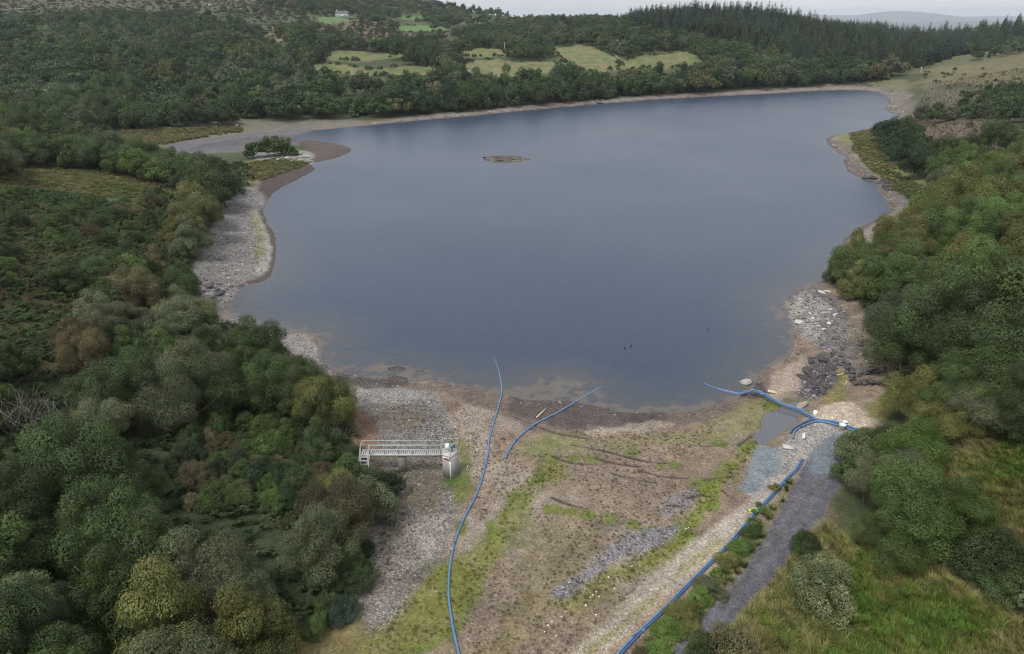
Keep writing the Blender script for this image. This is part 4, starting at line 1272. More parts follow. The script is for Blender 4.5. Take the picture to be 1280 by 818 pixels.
for (u, v, h, t) in [(1130,528,4.4,'olive'),(1155,535,5.0,'green'),(1185,541,5.2,'grey-green'),(1215,543,4.6,'olive'),(1245,546,5.2,'grey-green'),(1272,549,5.0,'dark green'),(1200,528,5.2,'dark green'),(1240,530,5.6,'green'),(1275,531,5.6,'dark green'),(1168,524,4.8,'dark green'),(1225,515,6.0,'green'),(1262,512,6.2,'dark green')]:
    plant('tree', u, v, h, 1.1, t, 'the clump above the meadow')
sow('tree', 'the bank beyond the right edge', [(1330,545),(1700,545),(1700,1000),(1400,1000),(1345,800),(1345,660)], 5.0, (4.0, 7.0), MIX_R, seed=60)
sow('tree', 'the bank beyond the right edge', [(1330,215),(1700,215),(1700,545),(1330,545)], 6.5, (5.0, 9.0), MIX_R, seed=61)

# ------------------------------------------------------------------ vegetation: build it
def named_leaf_col(t, r, k=1.0):
    c = np.array(PALETTE[t]) * r.uniform(.74, 1.30) * k
    return (float(c[0] * r.uniform(.95, 1.05)), float(c[1]), float(c[2] * r.uniform(.92, 1.08)), 1.0)


LANDMARKS = [  # (phrase, x, y) anything a reader of the photo can find
 (ph, *ground_at(u, v)[0][:2]) for (ph, u, v) in [
 ("the footbridge", 500, 575), ("the valve tower", 563, 595), ("the footbridge steps", 455, 590), ("the bleached dead trees", 45, 530), ("the stone beach", 285, 310), ("the scrubby hollow", 330, 585),
 ("the cobble slope", 470, 690), ("the near end of the cobbles", 430, 760), ("the water's left corner", 400, 470), ("the bracken slope", 120, 300), ("the grassy clearing", 120, 220), ("the rusty bracken patch", 60, 400),
 ("the brown spit", 400, 188), ("the reed bed", 200, 172), ("the mud flat", 280, 178), ("the tower's gravel shore", 560, 500), ("the bottom left corner", 20, 800), ("the left edge", 5, 620), ("the narrow beach neck", 320, 410),
 ("the dark rubble point", 1050, 410), ("the mossy hollow", 1045, 485), ("the ruined walls", 1090, 480), ("the sand heap", 1050, 518), ("the dark path", 1000, 690), ("the rough meadow", 1100, 770), ("the yellow meadow strip", 1230, 600),
 ("the right point", 1070, 190), ("the brown heath", 1220, 175), ("the tan heath", 1230, 100), ("the right shore bay", 1110, 262), ("the right edge", 1275, 400), ("the bare bent tree", 1185, 710), ("the far right bay", 1110, 130), ("the pale wood post", 1020, 88),
 ("the rusty conifers", 1028, 38), ("the hilltop", 872, 22), ("the hill's right dip", 1232, 48), ("the plantation's foot", 1010, 84), ("the plantation's middle", 960, 50), ("the lower plantation", 1100, 78),
 ("the upper plantation", 905, 36), ("the plantation's right end", 1190, 62), ("the skyline notch", 800, 30), ("the dark gully", 1060, 60),
 ("the steep green field", 735, 75), ("the long green field", 830, 78), ("the lowest green field", 460, 90), ("the middle green field", 640, 88), ("the far jetty", 748, 130), ("the far shore's gap", 295, 155), ("the rock islet", 632, 199), ("the dam corner", 960, 480)]]


def label_plants(items, noun):
    hs = np.array([p['h'] for p in items])
    lo, hi = np.quantile(hs, [.3, .72]) if len(hs) > 3 else (0, 99)
    keys = {}
    for p in items:
        if p.get('label'):
            continue
        d = [(math.hypot(p['x'] - x, p['y'] - y), ph, x, y) for ph, x, y in LANDMARKS]
        d, ph, x, y = min(d)
        dx, dy = p['x'] - x, p['y'] - y
        rel = ("right of" if dx > 0 else "left of") if abs(dx) > abs(dy) else ("behind" if dy > 0 else "in front of")
        size = "small" if p['h'] < lo else "tall" if p['h'] > hi else "middling"
        keys.setdefault((p['tint'], size, rel, ph), []).append(p)
    orders = ["nearest", "second nearest", "third nearest", "fourth nearest", "fifth nearest", "sixth nearest", "seventh nearest", "eighth nearest", "ninth nearest", "tenth nearest", "eleventh nearest", "twelfth nearest", "thirteenth nearest", "fourteenth nearest", "fifteenth nearest"] + [f"{w} nearest" for w in ("sixteenth", "seventeenth", "eighteenth", "nineteenth", "twentieth", "twenty-first", "twenty-second", "twenty-third", "twenty-fourth", "twenty-fifth")]
    for (t, size, rel, ph), L in keys.items():
        L.sort(key=lambda p: p['y'])
        for i, p in enumerate(L):
            if len(L) == 1:
                p['label'] = f"{size} {t} {noun} {rel} {ph}"
            else:
                o = orders[i] if i < len(orders) else "far back"
                p['label'] = f"{o} of the {size} {t} {noun}s {rel} {ph}"


def plant_object(p, r, lod):
    """one plant = an Empty at its foot with its crown and trunk as parts"""
    k = p['kind']
    rz = r.uniform(0, 6.283)
    if k == 'conifer':
        o = bpy.data.objects.new("conifer", CON_HI[r.integers(len(CON_HI))])
        COL.objects.link(o)
        o.location = (p['x'], p['y'], p['z'])
        o.rotation_euler = (0, 0, rz)
        o.scale = (p['h'] * p['w'], p['h'] * p['w'], p['h'])
        o.color = named_leaf_col(p['tint'], r)
        return tag(o, p['label'], "conifer", p['group'])
    root = bpy.data.objects.new("broadleaf_tree" if k == 'tree' else "bush", None)
    COL.objects.link(root)
    root.empty_display_size = .5
    root.location = (p['x'], p['y'], p['z'])
    root.rotation_euler = (0, 0, rz)
    e = r.uniform(.84, 1.19)
    root.scale = (p['h'] * p['w'] * e, p['h'] * p['w'] / e, p['h'])
    tag(root, p['label'], "tree" if k == 'tree' else "bush", p['group'])
    if k == 'tree':
        cm = (CROWN_HI if lod == 0 else CROWN_MD)
        tm = TRUNKS
    else:
        cm, tm = BUSH_HI, STEMS
    c = obj("crown", cm[r.integers(len(cm))], root)
    c.rotation_euler = (r.normal() * .10, r.normal() * .10, r.uniform(0, 6.283))
    f_ = float(np.clip((p['y'] - 150) / 250, 0, 1)) if k == 'tree' else 0.0     # far crowns tinted darker and bluer with distance, offsetting warm sun and haze
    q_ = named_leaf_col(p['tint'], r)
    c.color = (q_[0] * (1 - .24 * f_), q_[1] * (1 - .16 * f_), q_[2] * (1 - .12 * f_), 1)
    obj("trunk" if k == 'tree' else "stem", tm[r.integers(len(tm))], root)
    return root


# geometry-nodes masses for what is past counting
def proto_collection(name, meshes):
    c = bpy.data.collections.new(name)
    for i, me in enumerate(meshes):
        c.objects.link(bpy.data.objects.new(f"{name}_{'abcdefgh'[i]}", me))
    return c


def stuff(name, pts, scl, rot, tint, meshes, m=None, label=None):
    n = len(pts)
    me = bpy.data.meshes.new(name)
    me.vertices.add(n)
    me.vertices.foreach_set("co", np.asarray(pts, np.float32).ravel())
    for nme, arr, typ, key in (("scl", scl, 'FLOAT_VECTOR', "vector"), ("rot", rot, 'FLOAT_VECTOR', "vector"), ("tint", np.concatenate([tint, np.ones((n, 1))], 1), 'FLOAT_COLOR', "color")):
        at = me.attributes.new(nme, typ, 'POINT')
        at.data.foreach_set(key, np.ascontiguousarray(arr, np.float32).ravel())
    at = me.attributes.new("idx", 'INT', 'POINT')
    at.data.foreach_set("value", rng.integers(0, len(meshes), n).astype(np.int32))
    o = bpy.data.objects.new(name, me)
    COL.objects.link(o)
    o['kind'] = 'stuff'
    if label:
        o['label'] = label
    ng = bpy.data.node_groups.new(name, 'GeometryNodeTree')
    ng.interface.new_socket("Geometry", in_out='INPUT', socket_type='NodeSocketGeometry')
    ng.interface.new_socket("Geometry", in_out='OUTPUT', socket_type='NodeSocketGeometry')
    gi, go = ng.nodes.new('NodeGroupInput'), ng.nodes.new('NodeGroupOutput')
    ci = ng.nodes.new('GeometryNodeCollectionInfo')
    ci.inputs['Collection'].default_value = proto_collection(name + "_kinds", meshes)
    ci.inputs['Separate Children'].default_value = True
    ci.inputs['Reset Children'].default_value = True
    iop = ng.nodes.new('GeometryNodeInstanceOnPoints')
    iop.inputs['Pick Instance'].default_value = True

    def na(nm, typ):
        a = ng.nodes.new('GeometryNodeInputNamedAttribute')
        a.data_type = typ
        a.inputs['Name'].default_value = nm
        return a.outputs['Attribute']
    e2r = ng.nodes.new('FunctionNodeEulerToRotation')
    ng.links.new(na("rot", 'FLOAT_VECTOR'), e2r.inputs[0])
    ng.links.new(e2r.outputs[0], iop.inputs['Rotation'])
    ng.links.new(na("scl", 'FLOAT_VECTOR'), iop.inputs['Scale'])
    ng.links.new(na("idx", 'INT'), iop.inputs['Instance Index'])
    ng.links.new(gi.outputs[0], iop.inputs['Points'])
    ng.links.new(ci.outputs[0], iop.inputs['Instance'])
    last = iop.outputs[0]
    if m is not None:
        sm = ng.nodes.new('GeometryNodeSetMaterial')
        sm.inputs['Material'].default_value = m
        ng.links.new(last, sm.inputs['Geometry'])
        last = sm.outputs[0]
    ng.links.new(last, go.inputs[0])
    md = o.modifiers.new("mass", 'NODES')
    md.node_group = ng
    return o


def copy_leafmass(meshes):
    """the same meshes with the leaf material that reads the mass's own tint"""
    out = []
    for me in meshes:
        c = me.copy()
        c.materials[0] = M_LEAF_I
        out.append(c)
    return out


for p in PLANTS:
    u, v, zc = project(p['x'], p['y'], p['z'] + p['h'] * .55)
    p['u'], p['v'], p['zc'] = float(u), float(v), float(zc)
    p['px'] = p['h'] * FPX / p['zc']
    p['seen'] = (-.35 * p['px'] * 1.2 < p['u'] < 1280 + .35 * p['px'] * 1.2) and (-p['px'] * .5 < p['v'] < 818 + p['px'] * .5)
GROUPS = {'tree': 'broadleaf trees around the lake', 'bush': 'bushes around the lake', 'conifer': 'conifers on the far hill'}
CAPS = {'tree': 300, 'bush': 150, 'conifer': 240}
MASS = {'tree': [], 'bush': [], 'conifer': []}
for k in CAPS:
    L = sorted([p for p in PLANTS if p['kind'] == k], key=lambda p: -p['px'] - (1e6 if p.get('label') else 0))
    vis = [p for p in L if p['seen']]
    ind = vis[:CAPS[k]]
    ids = {id(p) for p in ind}
    MASS[k] = [p for p in L if id(p) not in ids]
    label_plants(ind, k)
    r = np.random.default_rng(77)
    for i, p in enumerate(ind):
        p['group'] = GROUPS[k] if k == 'conifer' else f"{k}s of {p['where']}" if not p['where'].startswith('the ') or True else None
        plant_object(p, r, 0 if p['px'] > 42 else 1)
    print(k, len(L), "seen", len(vis), "single", len(ind), "smallest px", round(ind[-1]['px'], 1) if ind else None)


def mass_object(name, items, protos, label, k=(1, 1, 1)):
    r = np.random.default_rng(88)
    pts = np.array([(p['x'], p['y'], p['z']) for p in items])
    scl = np.array([(p['h'] * p['w'], p['h'] * p['w'], p['h']) for p in items])
    rot = np.zeros((len(items), 3))
    rot[:, 2] = r.uniform(0, 6.283, len(items))
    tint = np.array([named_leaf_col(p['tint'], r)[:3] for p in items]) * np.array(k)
    return stuff(name, pts, scl, rot, tint, protos, None, label)


_T = MASS['tree']
_near = [p for p in _T if p['zc'] < 190]
_far = [p for p in _T if p['zc'] >= 190]
if _near:
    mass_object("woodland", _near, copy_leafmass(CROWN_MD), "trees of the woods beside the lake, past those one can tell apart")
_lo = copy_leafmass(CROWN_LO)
mass_object("far_woodland", _far, _lo, "broadleaf woods covering the far banks and hillsides", (.76, .84, .88))  # same darker, bluer tint on the mass, offsetting warm sun and haze
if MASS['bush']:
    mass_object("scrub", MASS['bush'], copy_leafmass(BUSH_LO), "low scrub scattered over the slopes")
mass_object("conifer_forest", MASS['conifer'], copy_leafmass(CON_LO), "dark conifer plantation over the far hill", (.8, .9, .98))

# ------------------------------------------------------------------ low growth and stones that nobody could count
def grass_mesh(name, seed, n, h, spread, lean=.35, w=.02):
    r = np.random.default_rng(seed)
    a = r.random(n) * 6.283
    d = np.stack([np.cos(a), np.sin(a), np.zeros(n)], 1)
    b = d * (r.random(n) ** .7 * spread)[:, None]
    L = h * r.uniform(.5, 1.15, n)
    side = np.stack([-np.sin(a + r.normal(size=n)), np.cos(a), np.zeros(n)], 1) * w * .5
    mid = b + d * (L * lean * .35)[:, None] + np.array([0, 0, 1]) * (L * .6)[:, None]
    tip = b + d * (L * lean * 1.1)[:, None] + np.array([0, 0, 1]) * (L * .92)[:, None]
    v = np.stack([b - side, b + side, mid + side * .8, mid - side * .8, tip + side * .15, tip - side * .15], 1).reshape(-1, 3)
    i = np.arange(n)[:, None] * 6
    q = np.concatenate([i + np.array([0, 1, 2, 3]), i + np.array([3, 2, 4, 5])], 1).reshape(-1, 4)
    return mesh_from(name, v, q, [M_LEAF_I], np.repeat(r.uniform(.6, 1.4, n), 2))


def fern_mesh(name, seed, n=9):
    """bracken: arching fronds of paired leaflets"""
    r = np.random.default_rng(seed)
    P, NN, A, L = [], [], [], []
    for k in range(n):
        a = r.random() * 6.283
        d = np.array([math.cos(a), math.sin(a), 0])
        s = np.array([-d[1], d[0], 0])
        b = np.array([r.normal() * .15, r.normal() * .15, 0])
        ln = r.uniform(.6, 1.0)
        for t in np.linspace(.2, 1, 9):
            p = b + d * ln * t * .75 + np.array([0, 0, 1]) * (ln * .95 * math.sin(t * 2.2) * .85)
            for sg in (-1, 1):
                P.append(p + s * sg * .10 * (1.15 - t))
                NN.append(np.array([0, 0, 1]) + d * .3 + r.normal(size=3) * .25)
                A.append(s * sg + d * .4)
                L.append(.30 * (1.2 - t))
    P, NN, A, L = np.array(P), np.array(NN), np.array(A), np.array(L)
    v, q = leaf_quads(P, NN, A, L, L * .45, r)
    return mesh_from(name, v, q, [M_LEAF_I], r.uniform(.65, 1.35, len(q)))


def rock_mesh(name, seed, m, flat=.6, sub=2, rough=.25):
    import bmesh
    bm = bmesh.new()
    bmesh.ops.create_icosphere(bm, subdivisions=sub, radius=.5)
    r = np.random.default_rng(seed)
    planes = unit(r.normal(size=(9, 3)))
    cut = r.uniform(.30, .46, 9)
    for v in bm.verts:
        p = np.array(v.co)
        for n_, c in zip(planes, cut):
            dd = p @ n_ - c
            if dd > 0:
                p = p - n_ * dd * .92
        p = p + r.normal(size=3) * .012
        p[2] *= flat
        v.co = p
    me = bpy.data.meshes.new(name)
    bm.to_mesh(me)
    bm.free()
    me.materials.append(m)
    return me


def rock_material(name, src):
    m, ns, ls, bs = mat(name)
    base = nn(ns, "ShaderNodeObjectInfo").outputs['Color'] if src == 'object' else nn(ns, "ShaderNodeAttribute", attribute_name="tint", attribute_type='INSTANCER').outputs['Color']
    geo = nn(ns, "ShaderNodeNewGeometry")
    no = noise(ns, ls, geo.outputs['Position'], 3.5, 5, .65)
    ls.new(vscale(ns, ls, base, maprange(ns, ls, no.outputs[0], .3, .7, .7, 1.3)), bs.inputs['Base Color'])
    bs.inputs['Roughness'].default_value = .9
    bs.inputs['Specular IOR Level'].default_value = .25
    b = nn(ns, "ShaderNodeBump")
    b.inputs['Distance'].default_value = .05
    ls.new(no.outputs[0], b.inputs['Height'])
    ls.new(b.outputs[0], bs.inputs['Normal'])
    return m


M_ROCK, M_ROCK_I = rock_material("stone", 'object'), rock_material("stone_in_mass", 'instancer')
ROCKS = [rock_mesh("boulder", 700 + i, M_ROCK, (.6, .7, .45, .8)[i], 3) for i in range(4)]
ROCKS_I = [rock_mesh("pebble", 720 + i, M_ROCK_I, (.5, .65, .4, .7)[i], 1) for i in range(4)]
GRASS = [grass_mesh("tussock", 740 + i, 90, .75, .28, .5, .035) for i in range(3)]
TURF = [grass_mesh("turf", 750 + i, 60, .22, .30, .6, .03) for i in range(2)]
FERNS = [fern_mesh("bracken_clump", 760 + i) for i in range(3)]


def spread(polys, spacing, keep=1.0, seed=0, clear=(), shore=.3):
    out = []
    for i, P in enumerate(polys):
        p = scatter(P, spacing, keep, clear, shore=shore, seed=5000 + seed * 10 + i, rmax=420)
        out.append(p)
    return np.concatenate(out)


def mass(name, pts, hr, cols, meshes, label, seed, wob=.2, drift=9, tilt=.12, m=None, wr=(.85, 1.3), sink=0.0, jit=.18):
    r = np.random.default_rng(6000 + seed)
    n = len(pts)
    s = r.uniform(*hr, n)
    w = s * r.uniform(*wr, n)
    scl = np.stack([w, w * r.uniform(.8, 1.25, n), s], 1)
    rot = np.stack([r.normal(size=n) * tilt, r.normal(size=n) * tilt, r.uniform(0, 6.283, n)], 1)
    t = np.clip(fbm(pts[:, 0], pts[:, 1], drift, 3, 7000 + seed) * .9 + .5 + r.normal(size=n) * wob, 0, .999)
    cols = np.array(cols)
    tint = cols[(t * len(cols)).astype(int)] * r.uniform(1 - jit, 1 + jit, (n, 1))
    p = pts.copy()
    p[:, 2] = hgt(p[:, 0], p[:, 1]) - sink * s
    return stuff(name, p, scl, rot, tint, meshes, m, label)


BSLOPE = [(-80,236),(30,238),(110,245),(200,268),(238,300),(234,345),(200,372),(110,400),(60,450),(20,475),(-80,490),(-300,500),(-300,236)]
mass("bracken", spread([BSLOPE], .95, .95, 1, clear=[KEEP[8]]), (.7, 1.15), [(.036,.062,.020), (.044,.076,.024), (.050,.080,.025), (.058,.078,.027), (.070,.072,.028)], FERNS, "dark green and rusty bracken covering the left slope", 1, drift=22)
mass("undergrowth", spread([[(-60,450),(60,440),(200,400),(262,392),(300,412),(372,445),(412,478),(444,515),(452,560),(470,610),(455,660),(430,710),(380,780),(330,830),(300,960),(-330,960),(-330,480)], [(1040,352),(1085,310),(1150,285),(1200,262),(1300,240),(1300,530),(1185,515),(1118,492),(1112,440),(1070,380)], [(1330,545),(1700,545),(1700,1000),(1400,1000),(1345,800)]], 1.15, .9, 2), (.7, 1.3),
     [(.034,.056,.022), (.045,.068,.026), (.060,.070,.030)], FERNS, "brambles and ferns growing under the near woods", 2)
MEADOW_V = [(928,770),(958,738),(985,705),(1012,668),(1040,655),(1062,700),(1110,715),(1190,728),(1240,760),(1320,775),(1360,900),(880,900)]
mass("rough_grass", spread([MEADOW_V, [(1125,545),(1170,543),(1320,545),(1340,660),(1262,660),(1205,620),(1165,595)], [(1045,660),(1065,690),(1120,600),(1340,600),(1340,790),(1240,766),(1190,738),(1110,726),(1062,706)]], .36, .9, 3), (.55, 1.0),
     [(.095,.150,.030), (.130,.168,.040), (.160,.178,.050), (.185,.182,.062), (.215,.198,.084), (.230,.210,.105)], GRASS, "rough green and straw coloured tussock grass of the meadow", 3, drift=5, wob=.22)
mass("short_grass", spread([MOSS[0], MOSS[1], VERGE, [(30,206),(90,206),(150,215),(205,229),(210,240),(140,240),(60,225)]], .42, .42, 4), (.3, .55),
     [(.085,.110,.022), (.105,.130,.026), (.135,.128,.038)], TURF, "short grass and moss along the damp hollows", 4, drift=4)
mass("reeds", spread([[(118,171),(150,165),(250,161),(298,158),(306,165),(250,173),(210,181),(140,186)]], 1.3, .8, 5), (1.0, 1.7), [(.150,.140,.062), (.170,.150,.075), (.105,.125,.045)], GRASS, "pale reeds standing on the dried bay", 5, drift=20)
mass("cobbles", spread([[(290,392),(345,414),(392,427),(410,463),(445,475),(490,481),(535,491),(560,516),(574,545),(568,600),(552,680),(510,745),(478,785),(446,770),(450,690),(466,640),(488,602),(470,555),(448,520),(415,482),(375,444),(310,412)]], .42, .75, 6), (.12, .38),
     [(.085,.082,.080), (.125,.119,.113), (.16,.152,.144), (.22,.21,.20)], ROCKS_I, "loose grey cobbles below the left wood", 6, drift=3, wob=.3, tilt=.3, wr=(.9, 1.5), sink=.15)
mass("beach_stones", spread([[(300,234),(322,240),(332,252),(326,268),(332,290),(336,320),(330,342),(300,360),(282,380),(258,384),(232,364),(238,342),(254,305),(264,276),(282,250)]], .85, .8, 7), (.25, .75),
     [(.075,.073,.073), (.125,.12,.114), (.165,.158,.15), (.25,.24,.23)], ROCKS_I, "grey stones of the left beach", 7, drift=5, wob=.3, tilt=.3, wr=(.9, 1.6), sink=.15)
mass("rubble_stones", spread([[(1000,366),(1018,358),(1048,380),(1080,415),(1098,450),(1060,464),(1035,440),(1010,425),(998,400)], [(998,478),(1012,462),(1022,443),(1038,443),(1042,458),(1046,475),(1030,494),(1012,500),(996,492)]], .55, .8, 8), (.2, .6),
     [(.055,.052,.054), (.085,.080,.080), (.12,.115,.112), (.21,.20,.19)], ROCKS_I, "dark rubble on the right point", 8, drift=4, wob=.3, tilt=.35, wr=(.9, 1.5), sink=.15)
mass("track_stones", spread([TRACK, [(690,740),(735,705),(790,668),(835,655),(850,660),(838,672),(790,695),(745,722),(705,748)], [(560,522),(600,502),(625,520),(620,560),(600,600),(580,640),(560,700),(575,720),(600,690),(625,640),(640,580)], [(930,600),(960,560),(1000,540),(1030,535),(1000,575),(960,605)]], .55, .6, 9), (.08, .24),
     [(.14,.135,.14), (.24,.22,.20), (.33,.30,.27)], ROCKS_I, "small stones strewn along the track and the bed", 9, drift=2, wob=.3, tilt=.3, wr=(.9, 1.5), sink=.2)
mass("far_shore_stones", spread([[(1036,176),(1062,186),(1072,204),(1092,222),(1112,236),(1126,258),(1110,262),(1095,235),(1060,215),(1048,192)], [(320,188),(380,189),(390,203),(350,204),(320,198)]], .95, .8, 10), (.4, 1.1),
     [(.07,.065,.065), (.12,.11,.105), (.20,.185,.175)], ROCKS_I, "stones along the right point and the left spit", 10, drift=5, wob=.3, tilt=.3, wr=(.9, 1.6), sink=.15)

mass("heather", spread([[(1128,150),(1150,128),(1165,100),(1200,82),(1250,70),(1320,58),(1340,200),(1250,250),(1165,235),(1150,180)]], 1.7, .85, 11), (.3, .7), [(.055,.060,.026), (.075,.068,.034), (.105,.090,.046), (.090,.065,.045)], FERNS, "heather, bracken and rough grass on the right hillside", 11, drift=18)
mass("heath_scrub", scatter([(-160,60),(0,44),(60,36),(150,32),(230,40),(300,50),(400,58),(560,56),(560,40),(470,24),(420,10),(330,2),(200,-6),(-160,-6)], 7, .8, CLEAR, seed=5990, rmax=1000), (.8, 2.0), [(.050,.058,.027), (.066,.064,.032), (.085,.072,.038)], copy_leafmass(BUSH_LO), "brown heather and gorse on the far left hill", 12, drift=40, wr=(1.2, 2.2))
mass("far_bank_stones", scatter([(440,160),(480,156),(600,145),(740,132),(890,122),(1000,116),(1086,115),(1108,128),(1108,140),(1124,150),(1130,140),(1120,112),(1090,104),(1000,108),(880,116),(740,126),(600,138),(480,148)], 1.8, .7, (), shore=.2, seed=5991, rmax=520), (.4, 1.3), [(.055,.050,.048), (.10,.088,.08), (.15,.13,.12), (.24,.22,.20)], ROCKS_I, "stones along the far shore", 13, drift=9, wob=.3, tilt=.3, wr=(.9, 1.8), sink=.15)

BEDV = [(575,500),(640,512),(740,545),(860,540),(930,512),(960,500),(975,515),(950,555),(925,590),(890,640),(830,705),(760,770),(690,830),(560,830),(575,740),(600,640)]
_b = spread([BEDV, [(470,500),(520,500),(560,520),(570,560),(560,610),(540,690),(480,780),(450,760),(462,690),(490,640),(480,560)]], .5, .6, 14)
_b = _b[fbm(_b[:, 0], _b[:, 1], 5, 4, 990) > -.12]
mass("bed_weeds", _b, (.18, .5), [(.060,.060,.024), (.080,.068,.034), (.095,.105,.030), (.110,.090,.050)], TURF, "tufts of weed growing over the drained bed", 14, drift=4, wob=.25)
mass("bed_stones", spread([BEDV], .62, .6, 15), (.08, .22), [(.085,.075,.07), (.16,.14,.125), (.26,.235,.21)], ROCKS_I, "small stones lying over the drained bed", 15, drift=3, wob=.35, tilt=.3, wr=(.9, 1.5), sink=.2)
mass("shrubbery", spread([[(-60,205),(40,205),(120,215),(215,240),(250,262),(310,240),(316,206),(250,200),(200,222),(120,206),(60,196),(-60,200)]], 2.2, .8, 16, clear=[KEEP[8], KEEP[5]]), (.6, 1.5), [(.045,.068,.026), (.062,.082,.032), (.080,.082,.036)], copy_leafmass(BUSH_LO), "low scrub around the grassy clearing on the left", 16, drift=14, wr=(1.0, 1.6))

mass("meadow_grass", spread([[(-60,205),(40,205),(95,208),(150,216),(205,232),(215,246),(140,248),(60,240),(-60,240)], [(300,206),(345,198),(388,203),(380,208),(330,226),(312,228)], [(1062,164),(1092,161),(1104,172),(1098,190),(1120,212),(1138,226),(1170,240),(1185,256),(1150,260),(1120,240),(1100,222),(1080,205),(1066,188)]], .8, .7, 17), (1.2, 2.4), [(.075,.098,.030), (.105,.115,.040), (.130,.125,.055), (.140,.130,.062)], TURF, "rough grass of the clearings beside the lake", 17, drift=14)

mass("verge_weeds", spread([VERGE], .55, .6, 18), (.4, .85), [(.062,.092,.026), (.085,.110,.032), (.120,.120,.045), (.150,.135,.065)], GRASS, "weeds and grass on the verge of the dark path", 18, drift=2)
_s = spread([[(285,385),(345,412),(392,415),(400,440),(420,462),(470,465),(560,476),(690,496),(811,510),(899,500),(950,465),(994,425),(980,380),(1005,358),(1030,350),(1040,372),(1010,400),(1015,430),(980,470),(940,505),(860,532),(735,530),(600,505),(480,490),(400,470),(372,432),(300,410)]], .6, .9, 19, shore=.02)
_s = _s[shore_d(_s[:, 0], _s[:, 1]) < 1.5 + 1.2 * fbm(_s[:, 0], _s[:, 1], 6, 3, 970)]
mass("waterline_stones", _s, (.12, .5), [(.045,.038,.034), (.075,.062,.054), (.11,.095,.082), (.19,.175,.16)], ROCKS_I, "wet stones along the near waterline", 19, drift=4, wob=.3, tilt=.3, wr=(.9, 1.7), sink=.2)

# ------------------------------------------------------------------ built things
M_GALV = simple("galvanised_steel", (.36, .365, .37), .6, .2, 4, .4, .25)
M_CONC = simple("weathered_concrete", (.30, .285, .275), .9, .28, 2.2, .2, 0, .02)
M_CONC_PALE = simple("pale_concrete", (.42, .40, .38), .9, .18, 3, .2)
M_PIER = simple("stained_concrete", (.19, .165, .145), .95, .3, 2.5, .15)
M_WHITE = simple("white_paint", (.78, .78, .76), .5, .08, 3, .4)
M_GREEN = simple("green_enamel", (.03, .20, .13), .45, .15, 3, .5)
M_RED = simple("red_paint", (.42, .08, .06), .55, .15, 3, .4)
M_PIPE = simple("blue_polyethylene", (.075, .158, .275), .42, .18, 1.5, .5)
M_PIPE_D = simple("dark_blue_polyethylene", (.042, .085, .175), .45, .18, 1.5, .5)
M_TIMBER = simple("pale_timber", (.52, .42, .30), .8, .18, 4, .2)
M_POLE = simple("grey_timber", (.34, .31, .27), .85, .2, 4, .2)
M_STRAP = simple("lime_strap", (.42, .62, .06), .6, .1, 3, .3)
M_DARK = simple("dark_plumage", (.018, .018, .020), .6, .2, 6, .3)
M_SLATE = simple("slate", (.09, .095, .105), .7, .2, 2, .3)
M_RENDER = simple("white_render", (.50, .51, .52), .85, .06, 1, .2)
M_PANE = simple("window_glass", (.03, .035, .04), .1, .05, 1, .5)
M_WOOL = simple("wool", (.62, .60, .55), .95, .12, 9, .1)
M_BUCKET = simple("off_white_plastic", (.62, .60, .55), .5, .15, 4, .4)

# --- the valve tower and its footbridge
tb = ground_at(563, 597)[0]
TX, TY, TZ = float(tb[0]), float(tb[1]) + .55, float(tb[2]) - .25
TH_ = 2.75
tower = tag(obj("valve_tower", None, loc=(TX, TY, TZ)), "stubby grey concrete valve tower at the right end of the footbridge", "valve tower")
prof = [(-.72, .55), (-.72, -.42), (.12, -.86), (.74, -.02), (.74, .55), (.0, .56)]
obj("shaft", MB().prism(prof, 0, TH_).mesh("tower_shaft", M_CONC), tower)
pl = obj("platform", MB().prism([(p[0] * 1.1, p[1] * 1.08) for p in prof], TH_ + .003, TH_ + .15).mesh("tower_platform", M_CONC_PALE), tower)
obj("gauge_board", MB().box((.06, -.86, 1.15), (.11, .03, 2.2), rot=Matrix.Rotation(R(-27), 3, 'Z')).mesh("gauge_board", M_WHITE), tower)
b = MB()
for z in np.arange(.2, 2.2, .2):
    b.box((.045, -.885, z), (.05, .012, .035), rot=Matrix.Rotation(R(-27), 3, 'Z'))
obj("gauge_mark", b.mesh("gauge_marks", M_SLATE), tower)
g = MB()
zt, zr = TH_ + .15, TH_ + 1.25
cs = [(-.72, .52), (.74, .52), (.74, -.02), (.12, -.86)]
for (x, y) in cs + [(-.72, -.42)]:
    g.tube([(x, y, zt - .1), (x, y, zr)], .028, 6)
for z in (zr, zt + .55):
    g.tube([(x, y, z) for x, y in cs], .026, 6)
    g.tube([(.12, -.86, z), (-.30, -.64, z), (-.72, -.42, z)], .026, 6)
obj("guard_rail", g.mesh("tower_guard_rail", M_GALV), tower)
act = obj("actuator", MB().tube([(.22, -.02, zt), (.22, -.02, zt + .55)], [.10, .085], 10).tube([(.05, -.02, zt + .68), (.42, -.02, zt + .68)], .19, 12).mesh("actuator_body", M_GREEN, True), tower)
an = np.linspace(0, 2 * math.pi, 17)
obj("handwheel", MB().tube([(.47 + 0 * t, -.02 + .27 * math.cos(t), zt + .68 + .27 * math.sin(t)) for t in an], .025, 6).tube([(.42, -.02, zt + .68), (.47, -.02, zt + .68)], .03, 6)
    .tube([(.47, -.29, zt + .68), (.47, .25, zt + .68)], .018, 6).tube([(.47, -.02, zt + .41), (.47, -.02, zt + .95)], .018, 6).mesh("handwheel", M_SLATE, True), act)
obj("control_box", MB().box((-.22, -.02, zt + .55), (.38, .30, .55)).box((-.22, -.02, zt + .15), (.12, .12, .28)).mesh("control_box", M_WHITE), tower)
